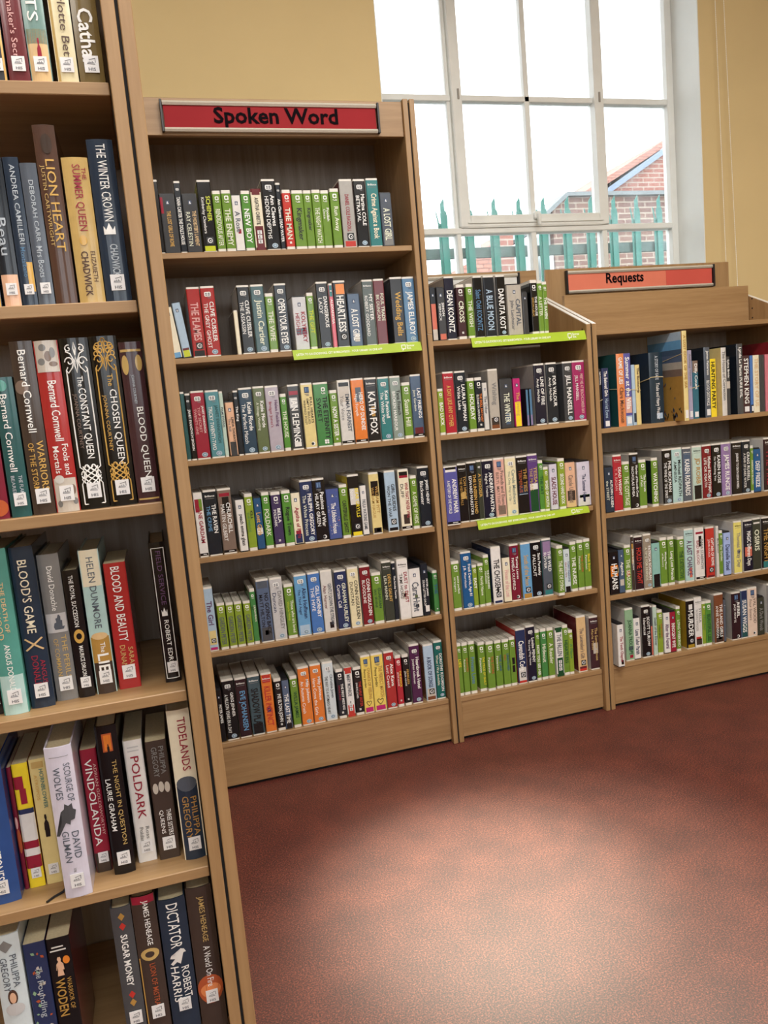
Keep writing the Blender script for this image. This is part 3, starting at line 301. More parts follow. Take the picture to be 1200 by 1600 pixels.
  (0.3952,0.0276,0.0181,0.1885,'Q','green2','THE ART','deepgreen','',{},'leaf green slim audiobook case with deep green lettering, third shelf of low middle bookcase'),
  (0.4145,0.0276,0.0191,0.162,'Q','lime2','WORD OF MOUTH','wh','',{},'first yellow-green slim case with white lettering from left, third shelf of low middle bookcase'),
  (0.4388,0.0276,0.0299,0.1697,'N','lilacwhite','SLADE HOUSE','maroon','',{},'lilac-white boxed audiobook with maroon lettering, third shelf of low middle bookcase'),
  (0.4736,0.0276,0.0273,0.1867,'Q','lime2','SECOND HAND BOOK','wh','',{},'second yellow-green slim case with white lettering from left, third shelf of low middle bookcase'),
  (0.503,0.0276,0.0395,0.1693,'N','peach','Carole Unnamed','taupe','',{'bands': [('umber', 0.16, 0.38), ('sand', 0.02, 0.16)]},'peach boxed audiobook with umber panel, third shelf of low middle bookcase'),
  (0.5508,0.0276,0.0524,0.1658,'N','lilacwhite','The Summer House','navy','',{'bands': [('palegrey', 0.02, 0.25), ('deepgreen', 0.2, 0.26), ('nearblack', 0.1, 0.2, 0.4, 0.55)]},'lilac-white boxed audiobook with pale grey foot, third shelf of low middle bookcase'),
 ]),
 ('C4', 0.479, 'audiobooks on the fourth shelf of the low middle bookcase', [
  (0.0313,0.0276,0.0302,0.1804,'Q','green','some perfect|strangers','wh,wh','',{},'first lime green slim case with white lettering from left, fourth shelf of low middle bookcase'),
  (0.0693,0.0276,0.0399,0.2091,'A','blue3','Frank Derrick, Age 81|J.B. Morrison','wh,wh','be',{},'strong blue audiobook case with white lettering, fourth shelf of low middle bookcase'),
  (0.1104,0.0276,0.0169,0.156,'Q','lime2','EASY','wh','',{},'yellow-green slim audiobook case with white lettering, fourth shelf of low middle bookcase'),
  (0.1319,0.0276,0.0211,0.1586,'Q','green','Family Name','pale','',{},'first lime green slim case with pale lettering from left, fourth shelf of low middle bookcase'),
  (0.1548,0.0276,0.0212,0.1869,'Q','green','THE CRUSADERS|FEARLESS','wh,wh','',{},'second lime green slim case with white lettering from left, fourth shelf of low middle bookcase'),
  (0.1865,0.0276,0.0373,0.2115,'A','white','THE CHOSEN','nearblack','d',{'side': 'navy', 'bands': [('navy', 0.02, 0.06), ('nearblack', 0.2, 0.3, 0.4, 0.6)]},'white audiobook case with near-black panel, fourth shelf of low middle bookcase'),
  (0.2292,0.0276,0.0289,0.1663,'N','palecream','House of the Lost','pink','',{},'pale cream boxed audiobook with pink lettering, fourth shelf of low middle bookcase'),
  (0.2596,0.0276,0.0354,0.2113,'A','wine','Turning Leaves|PAMELA OLDFIELD','wh,wh','Lm',{},'wine red audiobook case with white lettering, fourth shelf of low middle bookcase'),
  (0.304,0.0276,0.0382,0.2106,'A','skyblue','South of the Moon','gold2','d',{'side': 'ochre', 'bands': [('ochre', 0.02, 0.1)]},'sky blue audiobook case with ochre foot, fourth shelf of low middle bookcase'),
  (0.3434,0.0276,0.0419,0.2116,'A','black','Sara Paretsky|FALLOUT','wh,wh','be',{},'black audiobook case with white lettering, fourth shelf of low middle bookcase'),
  (0.389,0.0276,0.0378,0.2141,'A','slate','THE WILD|ROVER','wh,wh','d',{'side': 'teal', 'bands': [('lilac', 0.7, 0.95), ('teal', 0.02, 0.1)]},'slate audiobook case with lilac top, fourth shelf of low middle bookcase'),
  (0.434,0.0008,0.0252,0.1864,'Q','green','THE ART OF DYING','pale','',{},'second lime green slim case with pale lettering from left, fourth shelf of low middle bookcase'),
  (0.4754,0.0276,0.0249,0.1641,'N','ice','TONY PARSONS|Girl on Fire','blue,crimson','',{'bands': [('nearblack', 0.02, 0.14)]},'icy white boxed audiobook with near-black foot, fourth shelf of low middle bookcase'),
  (0.5035,0.0276,0.0251,0.1876,'Q','green','THE NURSE','wh','',{},'third lime green slim case with white lettering from left, fourth shelf of low middle bookcase'),
  (0.533,0.0276,0.0249,0.1902,'Q','green','THE CURE|Patterson','rust,wh','',{},'lime green slim audiobook case with rust lettering, fourth shelf of low middle bookcase'),
  (0.5607,0.0276,0.0266,0.1912,'Q','green','Black Book|Patterson','yellow,wh','',{},'lime green slim audiobook case with yellow lettering, fourth shelf of low middle bookcase'),
 ]),
 ('C5', 0.1621, 'audiobooks on the bottom shelf of the low middle bookcase', [
  (0.0268,0.0276,0.0175,0.1967,'Q','green','LIES','yellow','',{},'first lime green slim case with yellow lettering from left, bottom shelf of low middle bookcase'),
  (0.0472,0.0276,0.0226,0.1955,'Q','green','HUNTED|Patterson','rust,wh','',{},'first lime green slim case with rust lettering from left, bottom shelf of low middle bookcase'),
  (0.073,0.0276,0.0241,0.196,'Q','green','Private Lives','steelblue','',{},'first lime green slim case with blue lettering from left, bottom shelf of low middle bookcase'),
  (0.1106,0.0321,0.0266,0.1844,'Q','green','THE PRICE OF GUILT|Patterson','yellow,wh','',{},'second lime green slim case with yellow lettering from left, bottom shelf of low middle bookcase'),
  (0.1384,0.0202,0.0287,0.1855,'Q','green','THE STORE|Patterson','rust,wh','',{},'second lime green slim case with rust lettering from left, bottom shelf of low middle bookcase'),
  (0.1747,0.0276,0.0264,0.1817,'Q','green','THE LIAR|Patterson','blue,wh','',{},'second lime green slim case with blue lettering from left, bottom shelf of low middle bookcase'),
  (0.205,0.0276,0.0266,0.1807,'Q','green','UNSOLVED|Ellis','blue,rust','',{},'third lime green slim case with blue lettering from left, bottom shelf of low middle bookcase'),
  (0.234,0.0276,0.023,0.1846,'Q','green','','deepgreen','',{'bands': [('nearblack', 0.44, 0.58, 0.3, 0.75), ('nearblack', 0.28, 0.42, 0.3, 0.75)]},'lime green slim audiobook case with near-black panel, bottom shelf of low middle bookcase'),
  (0.2619,0.0276,0.0372,0.2108,'A','navy','Cavendish Cove','wh','d',{'side': 'redcase', 'bands': [('redcase', 0.02, 0.06), ('palegrey', 0.06, 0.3)]},'navy audiobook case with pale grey foot, bottom shelf of low middle bookcase'),
  (0.3028,0.0276,0.0358,0.216,'A','indigoblack','Louise PENNY|The Long Way Home','wh,wh','be',{},'blue-black audiobook case with white lettering, bottom shelf of low middle bookcase'),
  (0.3398,0.0276,0.0171,0.1947,'Q','green','NOW YOU SEE HER','wh','',{},'lime green slim audiobook case with white lettering, bottom shelf of low middle bookcase'),
  (0.361,0.0276,0.0239,0.1949,'Q','green3','Hideout','pale','',{},'mid green slim audiobook case with pale lettering, bottom shelf of low middle bookcase'),
  (0.3886,0.0276,0.0253,0.1944,'Q','green','A Reader','pale','',{},'lime green slim audiobook case with pale lettering, bottom shelf of low middle bookcase'),
  (0.4214,0.0276,0.0301,0.19,'C','white','THE FALLEN','slate','',{'bands': [('deepgreen', 0, 0.38), ('deepgreen', 0.9, 1)]},'white slim banded audiobook case with slate lettering, bottom shelf of low middle bookcase'),
  (0.4528,0.0276,0.0221,0.1941,'Q','green','HEARTLESS','deepgreen','',{},'lime green slim audiobook case with deep green lettering, bottom shelf of low middle bookcase'),
  (0.4762,0.0276,0.0177,0.1703,'Q','lime2','A Place','green3','',{},'yellow-green slim audiobook case with mid green lettering, bottom shelf of low middle bookcase'),
  (0.513,0.0276,0.0377,0.2191,'A','sand',"The Lacemaker's Gift",'taupe','d',{'side': 'maroon', 'bands': [('maroon', 0.06, 0.1), ('redcase', 0.02, 0.06)]},'sand audiobook case with maroon foot, bottom shelf of low middle bookcase'),
  (0.5667,0.0276,0.0365,0.2087,'A','plumbrown','The Summer House|Marie Paine','gold2,gold2','B',{'side': 'palegrey', 'bands': [('stone', 0.3, 0.5, 0.3, 0.85)]},'plum-brown audiobook case with stone panel, bottom shelf of low middle bookcase'),
 ]),
 ('R1', 1.0718, 'books on the second shelf of the right-hand bookcase', [
  (0.6613,0.0276,0.009,0.2176,'P','nearblack','NATIONAL','wh','',{},'near-black paperback with white lettering, second shelf of right-hand bookcase'),
  (0.674,0.0276,0.0276,0.2189,'P','navy','The Beloved Girls|Harriet Evans','wh,iceblue','s',{},'navy paperback with white lettering, second shelf of right-hand bookcase'),
  (0.7333,0.0276,0.0316,0.2664,'H','orange2','GAME OF LIES|Clare Mackintosh','wh,brown','',{'side': 'deepteal'},'soft orange hardback with white lettering, second shelf of right-hand bookcase'),
  (0.7663,0.0276,0.0294,0.2658,'P','violetblue','Summer at the Villa','wh','s',{'bands': [('pink2', 0.18, 0.4), ('iceblue', 0.0, 0.14)]},'violet-blue paperback with dusty pink panel, second shelf of right-hand bookcase'),
  (0.7981,0.0276,0.0144,0.2227,'P','iceblue','','wh','',{'bands': [('nightblue', 0.05, 0.2, 0.2, 0.9)]},'ice blue paperback with night blue foot, second shelf of right-hand bookcase'),
  (0.8139,0.0276,0.019,0.2214,'P','straw','The Bookshop','brown','',{},'straw paperback with brown lettering, second shelf of right-hand bookcase'),
  (0.8713,0.0276,0.0587,0.2616,'H','deepteal3','A STORY OF FATE|Trade and Heavy Weather','silver,wh','',{'side': 'nightblue', 'bands': [('iceblue', 0.06, 0.14, 0.4, 0.85)]},'dark teal-blue hardback with ice blue foot, second shelf of right-hand bookcase'),
  (0.9713,-0.035,0.0195,0.3287,'H','straw','A LOST BOOK OF THE SEA','ochre','s',{'side': 'ochre', 'sea': 1},'tall sand-coloured hardback pulled forward, sea picture on cover, second shelf of right-hand bookcase'),
  (1.0423,0.0276,0.019,0.2594,'P','lavender','Anthony Horowitz','grey','s',{},'lavender paperback with grey lettering, second shelf of right-hand bookcase'),
  (1.0625,0.0276,0.0258,0.2187,'P','tealblue2','Dilly Court','wh','s',{'bands': [('taupe', 0.8, 1)]},'teal-blue paperback with taupe top, second shelf of right-hand bookcase'),
  (1.1126,0.0276,0.0264,0.2657,'H','slate','James Patterson|BLOOD DISTANCE','wh,wh','s',{'side': 'ink'},'slate hardback with white lettering, second shelf of right-hand bookcase'),
  (1.1402,0.0276,0.0279,0.2203,'P','flagyellow','HUNTING PARTY','nearblack','',{},'bright yellow paperback with near-black lettering, second shelf of right-hand bookcase'),
  (1.1904,0.0276,0.0221,0.2594,'H','palegrey','The House of Correction','grey','',{'side': 'straw'},'pale grey hardback with grey lettering, second shelf of right-hand bookcase'),
  (1.2137,0.0276,0.0184,0.2241,'P','charcoal','Syliva Bride','wh','',{'bands': [('stone', 0.46, 0.58, 0.1, 0.9)]},'charcoal paperback with stone panel, second shelf of right-hand bookcase'),
  (1.2606,0.0276,0.0276,0.2688,'H','darkgrey','Lynda La Plante PURE EVIL','wh','',{'side': 'ink'},'dark grey hardback with white lettering, second shelf of right-hand bookcase'),
  (1.2894,0.0276,0.0341,0.2227,'P','plumbrown','STEPHEN KING','wh','s',{},'plum-brown paperback with white lettering, second shelf of right-hand bookcase'),
  (1.3263,0.0276,0.0127,0.2209,'P','blue2','','wh','s',{'bands': [('nearblack', 0, 0.14)]},'mid blue paperback with near-black foot, second shelf of right-hand bookcase'),
  (1.3404,0.0276,0.0279,0.2209,'P','palecream','THE STORY OF US','sand','',{},'pale cream paperback with sand lettering, second shelf of right-hand bookcase'),
  (1.3708,0.0276,0.0224,0.2204,'P','charcoal','','grey','',{},'charcoal paperback, second shelf of right-hand bookcase'),
  (1.3968,0.0276,0.0286,0.2208,'P','pink3','','wh','',{},'rose pink paperback, second shelf of right-hand bookcase'),
  (1.4278,0.0276,0.0298,0.2681,'H','maroon2','','wh','',{},'dark red hardback, second shelf of right-hand bookcase'),
 ]),
 ('R2', 0.7555, 'audiobooks on the third shelf of the right-hand bookcase', [
  (0.6633,0.0276,0.037,0.1713,'N','nightblue','AUTUMN QUEEN|the STREET','wh,pale','',{},'night blue boxed audiobook with white lettering, third shelf of right-hand bookcase'),
  (0.7015,0.0276,0.0363,0.2135,'A','red3','DEAD WEIGHT|T. R. RAGAN','wh,pink','B',{},'scarlet audiobook case with white lettering, third shelf of right-hand bookcase'),
  (0.7406,0.0276,0.03,0.1845,'Q','green','THE COTTAGE','pale','',{},'first lime green slim case with pale lettering from left, third shelf of right-hand bookcase'),
  (0.7729,0.0276,0.0367,0.2131,'A','nearblack','Murder of Moonlit Cosy|NICHOLAS RHEA','wh,wh','Lm',{},'first near-black case with white lettering from left, third shelf of right-hand bookcase'),
  (0.8119,0.0276,0.0304,0.1841,'Q','green','The Secrets|of Pain','wh,wh','',{},'first lime green slim case with white lettering from left, third shelf of right-hand bookcase'),
  (0.866,0.0276,0.0274,0.1857,'Q','green','WATCHING','wh','',{'side': 'ink'},'second lime green slim case with white lettering from left, third shelf of right-hand bookcase'),
  (0.915,0.0276,0.0414,0.214,'A','black','PHIL RICKMAN|THE WINE OF THE SPIRIT','wh,wh','be',{'bands': [('darkgrey', 0.03, 0.16)]},'black audiobook case with dark grey foot, third shelf of right-hand bookcase'),
  (0.9576,0.0276,0.0437,0.2139,'A','paleaqua','Michael RIDPATH|AMNESIA','nearblack,nearblack','be',{},'pale aqua audiobook case with near-black lettering, third shelf of right-hand bookcase'),
  (1.0045,0.0276,0.0379,0.2117,'A','slate','KAREN ROBARDS','wh','B',{'bands': [('steel', 0.45, 0.9)]},'slate audiobook case with steel blue panel, third shelf of right-hand bookcase'),
  (1.0492,0.0276,0.041,0.2129,'A','mint','JD ROBB','ochre','B',{'bands': [('nearblack', 0.03, 0.28)]},'mint audiobook case with near-black foot, third shelf of right-hand bookcase'),
  (1.0936,0.0276,0.0413,0.2128,'A','maroon2','Michael ROBOTHAM|LIFE OR DEATH','wh,wh','be',{},'dark red audiobook case with white lettering, third shelf of right-hand bookcase'),
  (1.1366,0.0276,0.0433,0.2127,'A','black',"KAREN ROSE|I'm Watching You",'wh,wh','be',{},'black audiobook case with white lettering, third shelf of right-hand bookcase'),
  (1.1813,0.0276,0.043,0.2127,'A','lilac2','JAMES RUNCIE','wh','be',{},'lilac audiobook case with white lettering, third shelf of right-hand bookcase'),
  (1.2285,0.0276,0.0469,0.2123,'A','nearblack','JOURNEY TO DEATH LEIGH RUSSELL','wh','B',{},'second near-black case with white lettering from left, third shelf of right-hand bookcase'),
  (1.2775,0.0276,0.0385,0.2123,'A','ink','CRAIG RUSSELL|A FEAR OF DARK WATER','wh,wh','be',{},'inky dark audiobook case with white lettering, third shelf of right-hand bookcase'),
  (1.3172,0.0276,0.0137,0.1882,'Q','green','AMERICAN BLOOD','pale','',{},'second lime green slim case with pale lettering from left, third shelf of right-hand bookcase'),
  (1.333,0.0276,0.0323,0.1727,'N','blue3','DEEP FREEZE','wh','',{},'strong blue boxed audiobook with white lettering, third shelf of right-hand bookcase'),
  (1.3811,0.0276,0.0485,0.2121,'A','plumblack','THE FIRE','crimson','B',{},'plum-black audiobook case with crimson lettering, third shelf of right-hand bookcase'),
 ]),
 ('R3', 0.4399, 'audiobooks on the fourth shelf of the right-hand bookcase', [
  (0.6654,0.0276,0.0397,0.1657,'N','nearblack','HUMANS','wh','',{'bands': [('flame', 0.42, 0.68), ('gold2', 0.5, 0.62, 0.5, 0.95)]},'black box audiobook with an orange sunset silhouette, fourth shelf of right-hand bookcase'),
  (0.7063,0.0276,0.0227,0.1693,'N','steel','Agatha','wh','',{'bands': [('stone', 0.18, 0.32, 0.1, 0.8)]},'steel blue boxed audiobook with stone panel, fourth shelf of right-hand bookcase'),
  (0.7316,0.0276,0.0268,0.1834,'Q','green','THE SEASON','pale','',{'bands': [('rust', 0.34, 0.46, 0.2, 0.8)]},'lime green slim audiobook case with rust panel, fourth shelf of right-hand bookcase'),
  (0.7624,0.0276,0.0105,0.2179,'A','umber','SARA SHERIDAN','wh','b',{'bands': [('ochre', 0.5, 0.85)]},'umber narrow audiobook case with ochre panel, fourth shelf of right-hand bookcase'),
  (0.7762,0.0276,0.0357,0.213,'A','plumblack','HOLD ME TIGHT','redcase','B',{},'plum-black audiobook case with brick red lettering, fourth shelf of right-hand bookcase'),
  (0.8159,0.0276,0.0342,0.2151,'A','greige','PATRICIA SCANLAN|A TIME FOR FRIENDS','wh,pale','be',{},'greige audiobook case with white lettering, fourth shelf of right-hand bookcase'),
  (0.8524,0.0276,0.0345,0.1753,'N','seafoam','','rust','',{'bands': [('nearblack', 0.02, 0.3)]},'sea-foam boxed audiobook with near-black foot, fourth shelf of right-hand bookcase'),
  (0.8892,0.0276,0.0296,0.1911,'Q','green','Missing Pieces|of Memory','wh,wh','',{},'first lime green slim case with white lettering from left, fourth shelf of right-hand bookcase'),
  (0.9239,0.0276,0.0271,0.1896,'Q','green','Long Lost Friends','wh','',{},'second lime green slim case with white lettering from left, fourth shelf of right-hand bookcase'),
  (0.968,0.0276,0.0283,0.1837,'Q','green','THE DETECTIVE','deepgreen','',{},'lime green slim audiobook case with deep green lettering, fourth shelf of right-hand bookcase'),
  (0.9998,0.0276,0.0402,0.2111,'A','paleaqua','A LAST CHANCE','plum2','B',{'bands': [('salmon', 0.08, 0.26, 0.45, 0.75)]},'pale aqua audiobook case with salmon panel, fourth shelf of right-hand bookcase'),
  (1.0464,0.0276,0.0423,0.209,'A','white','DANA STABENOW|BAD BLOOD','grey,crimson','x',{'bands': [('nearblack', 0.64, 0.84, 0.4, 0.7), ('crimson', 0.88, 0.92)]},'white audiobook case with near-black panel, fourth shelf of right-hand bookcase'),
  (1.0974,0.0276,0.0384,0.2056,'A','redcase','CAPTAIN OF ROME|JOHN STACK','wh,wh','d',{'side': 'plumblack', 'bands': [('maroon', 0.02, 0.06)]},'brick red audiobook case with maroon foot, fourth shelf of right-hand bookcase'),
  (1.1453,0.0276,0.0119,0.2041,'A','palegrey','Mary Moments','slate','b',{},'pale grey narrow audiobook case with slate lettering, fourth shelf of right-hand bookcase'),
  (1.1593,0.0276,0.0159,0.1842,'Q','green','The Garden','pale','',{},'lime green slim audiobook case with pale lettering, fourth shelf of right-hand bookcase'),
  (1.1805,0.0276,0.0319,0.1729,'N','periwinkle','Danielle Steel','navy','',{},'periwinkle boxed audiobook with navy lettering, fourth shelf of right-hand bookcase'),
  (1.2287,0.0276,0.0364,0.2128,'A','straw2','Thomas Gray Day','grey','B',{'bands': [('navy', 0.38, 0.44, 0.4, 0.7)]},'pale yellow audiobook case with navy panel, fourth shelf of right-hand bookcase'),
  (1.2752,0.0276,0.0414,0.2111,'A','indigoblack','MAGIC Different Days','wh','B',{'bands': [('salmon', 0.3, 0.48)]},'blue-black audiobook case with salmon panel, fourth shelf of right-hand bookcase'),
  (1.3184,0.0276,0.0377,0.2135,'A','darkolive','OSIRIS','pale','',{'bands': [('white', 0.89, 0.92)]},'dark olive audiobook case with white panel, fourth shelf of right-hand bookcase'),
  (1.3627,0.0276,0.0402,0.2123,'A','nearblack','THE NIGHT','ochre','B',{'bands': [('teal', 0.03, 0.15)]},'near-black audiobook case with teal foot, fourth shelf of right-hand bookcase'),
 ]),
 ('R4', 0.1688, 'audiobooks on the bottom shelf of the right-hand bookcase', [
  (0.6578,-0.017,0.0259,0.1667,'N','white','The Tenth Chapter','crimson','',{'bands': [('nearblack', 0.06, 0.16, 0.4, 0.8)]},'white boxed audiobook with near-black foot, bottom shelf of right-hand bookcase'),
  (0.7209,0.0276,0.0351,0.2082,'A','sage','JOANNA TROLLOPE','deepgreen','',{'bands': [('crimson', 0.05, 0.11, 0.4, 0.8), ('slate', 0.2, 0.27, 0.3, 0.85)]},'sage green audiobook case with slate panel, bottom shelf of right-hand bookcase'),
  (0.7574,0.0276,0.0277,0.1651,'N','white','Lena Tudor Parish','navy','',{},'white boxed audiobook with navy lettering, bottom shelf of right-hand bookcase'),
  (0.794,0.0276,0.0378,0.2082,'A','nearblack','SCOTT TUROW|Identical','wh,wh','be',{},'near-black audiobook case with white lettering, bottom shelf of right-hand bookcase'),
  (0.8331,0.0276,0.008,0.2027,'A','charcoal','','wh','',{'bands': [('salmon', 0.03, 0.6)]},'charcoal narrow audiobook case with salmon foot, bottom shelf of right-hand bookcase'),
  (0.8448,0.0276,0.0166,0.201,'A','mint','Death of the Dinner','slate','',{},'mint narrow audiobook case with slate lettering, bottom shelf of right-hand bookcase'),
  (0.8641,0.0276,0.0221,0.1796,'Q','lime2','THE WIFE|WEEKEND','rust,deepgreen','',{},'yellow-green slim audiobook case with rust lettering, bottom shelf of right-hand bookcase'),
  (0.8926,0.0276,0.0269,0.1648,'N','white','After the Funeral','plum2','',{},'white boxed audiobook with plum lettering, bottom shelf of right-hand bookcase'),
  (0.9206,0.0276,0.0246,0.1634,'N','crimson','INNOCENT WIFE','wh','',{},'crimson boxed audiobook with white lettering, bottom shelf of right-hand bookcase'),
  (0.9487,0.0276,0.0186,0.1805,'Q','green','LONG WEEKEND','pale','',{},'lime green slim audiobook case with pale lettering, bottom shelf of right-hand bookcase'),
  (0.9956,0.0276,0.0368,0.1997,'A','nearblack','MURDER','wh','d',{'side': 'mustard', 'bands': [('mustard', 0.02, 0.09), ('white', 0.8, 0.9, 0.3, 0.75)]},'near-black audiobook case with white panel, bottom shelf of right-hand bookcase'),
  (1.0343,0.0276,0.0328,0.2033,'A','white','STELLA|SUSAN WIGGS','grey,grey','B',{'bands': [('umber', 0.05, 0.17), ('redcase', 0.15, 0.21, 0.1, 0.8)]},'white audiobook case with umber foot, bottom shelf of right-hand bookcase'),
  (1.0693,0.0276,0.0149,0.1823,'Q','lime2','FALLING','green3','',{},'yellow-green slim audiobook case with mid green lettering, bottom shelf of right-hand bookcase'),
  (1.0854,0.0276,0.0258,0.1823,'Q','green2','BEAUTIFUL LIES','deepgreen','',{},'leaf green slim audiobook case with deep green lettering, bottom shelf of right-hand bookcase'),
  (1.1263,0.0276,0.0417,0.2038,'A','rustbrown','THE LAND GIRLS|ANNIE WILKINSON','wh,wh','',{'bands': [('umber', 0.03, 0.3), ('redcase', 0.08, 0.2, 0.35, 0.75)]},'rust-brown audiobook case with umber foot, bottom shelf of right-hand bookcase'),
  (1.1692,0.0276,0.011,0.1755,'N','slate','','wh','',{},'slate boxed audiobook, bottom shelf of right-hand bookcase'),
  (1.2088,0.0276,0.0412,0.1969,'A','plumblack','REBEL|JACK WHYTE','wh,wh','Lm',{},'plum-black audiobook case with white lettering, bottom shelf of right-hand bookcase'),
  (1.2524,0.0276,0.0313,0.2024,'A','steel','SUSAN WIGGS','wh','',{'bands': [('navy', 0.8, 0.97), ('deepteal', 0.03, 0.3)]},'steel blue audiobook case with deep teal foot, bottom shelf of right-hand bookcase'),
  (1.2861,0.0276,0.0444,0.2049,'A','peachcream','VAL WOOD|Four Sisters','taupe,taupe','Lm',{},'pinkish cream audiobook case with taupe lettering, bottom shelf of right-hand bookcase'),
  (1.3343,0.0276,0.0311,0.1568,'N','darkolive','A Dark Woods','grey','',{},'dark olive boxed audiobook with grey lettering, bottom shelf of right-hand bookcase'),
  (1.3808,0.0276,0.0344,0.2072,'A','grey','','wh','',{},'grey audiobook case, bottom shelf of right-hand bookcase'),
 ]),
]
# ------------------------------------------------------------------ materials
def lin(c):
    c /= 255.0
    return c / 12.92 if c <= 0.04045 else ((c + 0.055) / 1.055) ** 2.4
def rgb(t): return (lin(t[0]), lin(t[1]), lin(t[2]), 1.0)
MATS = {}
def new_mat(name):
    m = bpy.data.materials.new(name); m.use_nodes = True
    return m, m.node_tree, m.node_tree.nodes['Principled BSDF']
def paint(name, srgb, rough=0.5, spec=0.5, var=0.06, scale=40.0, metal=0.0, coat=0.0, bump=0.0):
    """plain coloured surface with a faint procedural mottling"""
    if name in MATS: return MATS[name]
    m, nt, p = new_mat(name)
    tc = nt.nodes.new('ShaderNodeTexCoord'); no = nt.nodes.new('ShaderNodeTexNoise'); rp = nt.nodes.new('ShaderNodeValToRGB')
    no.inputs['Scale'].default_value = scale; no.inputs['Detail'].default_value = 3
    nt.links.new(tc.outputs['Object'], no.inputs['Vector']); nt.links.new(no.outputs['Fac'], rp.inputs['Fac'])
    c = rgb(srgb)
    rp.color_ramp.elements[0].position = 0.3; rp.color_ramp.elements[1].position = 0.7
    rp.color_ramp.elements[0].color = tuple(max(0, v * (1 - var)) for v in c[:3]) + (1,)
    rp.color_ramp.elements[1].color = tuple(min(1, v * (1 + var)) for v in c[:3]) + (1,)
    nt.links.new(rp.outputs['Color'], p.inputs['Base Color'])
    p.inputs['Roughness'].default_value = rough; p.inputs['Specular IOR Level'].default_value = spec; p.inputs['Metallic'].default_value = metal
    p.inputs['Coat Weight'].default_value = coat; p.inputs['Coat Roughness'].default_value = 0.12
    if bump:
        b = nt.nodes.new('ShaderNodeBump'); b.inputs['Strength'].default_value = bump; b.inputs['Distance'].default_value = 0.002
        nt.links.new(no.outputs['Fac'], b.inputs['Height']); nt.links.new(b.outputs['Normal'], p.inputs['Normal'])
    MATS[name] = m
    return m
def wood(name, grain, base=(167, 134, 94), dark=(145, 112, 74)):
    """beech laminate, grain along the given axis"""
    if name in MATS: return MATS[name]
    m, nt, p = new_mat(name)
    tc = nt.nodes.new('ShaderNodeTexCoord'); mp = nt.nodes.new('ShaderNodeMapping')
    s = [42.0, 42.0, 42.0]; s['XYZ'.index(grain)] = 1.6
    mp.inputs['Scale'].default_value = s
    n1 = nt.nodes.new('ShaderNodeTexNoise'); n1.inputs['Scale'].default_value = 1.0; n1.inputs['Detail'].default_value = 5; n1.inputs['Distortion'].default_value = 0.4
    s2 = [240.0] * 3; s2['XYZ'.index(grain)] = 14.0
    mp2 = nt.nodes.new('ShaderNodeMapping'); mp2.inputs['Scale'].default_value = s2
    n2 = nt.nodes.new('ShaderNodeTexNoise'); n2.inputs['Scale'].default_value = 1.0; n2.inputs['Detail'].default_value = 2
    mx = nt.nodes.new('ShaderNodeMath'); mx.operation = 'MULTIPLY_ADD'; mx.inputs[1].default_value = 0.35
    rp = nt.nodes.new('ShaderNodeValToRGB')
    for a in (mp, mp2): nt.links.new(tc.outputs['Object'], a.inputs['Vector'])
    nt.links.new(mp.outputs['Vector'], n1.inputs['Vector']); nt.links.new(mp2.outputs['Vector'], n2.inputs['Vector'])
    nt.links.new(n2.outputs['Fac'], mx.inputs[0]); nt.links.new(n1.outputs['Fac'], mx.inputs[2]); nt.links.new(mx.outputs[0], rp.inputs['Fac'])
    rp.color_ramp.elements[0].position = 0.45; rp.color_ramp.elements[1].position = 0.85
    rp.color_ramp.elements[0].color = rgb(dark); rp.color_ramp.elements[1].color = rgb(base)
    nt.links.new(rp.outputs['Color'], p.inputs['Base Color'])
    p.inputs['Roughness'].default_value = 0.42
    MATS[name] = m
    return m
def col(key): return PALETTE[key]
def gloss(key): return paint('jacket_' + key, col(key), 0.17, 0.42, 0.05, 60, coat=0.12)
def ink(key): return paint('ink_' + key, col(key), 0.45, 0.4, 0.03, 80)

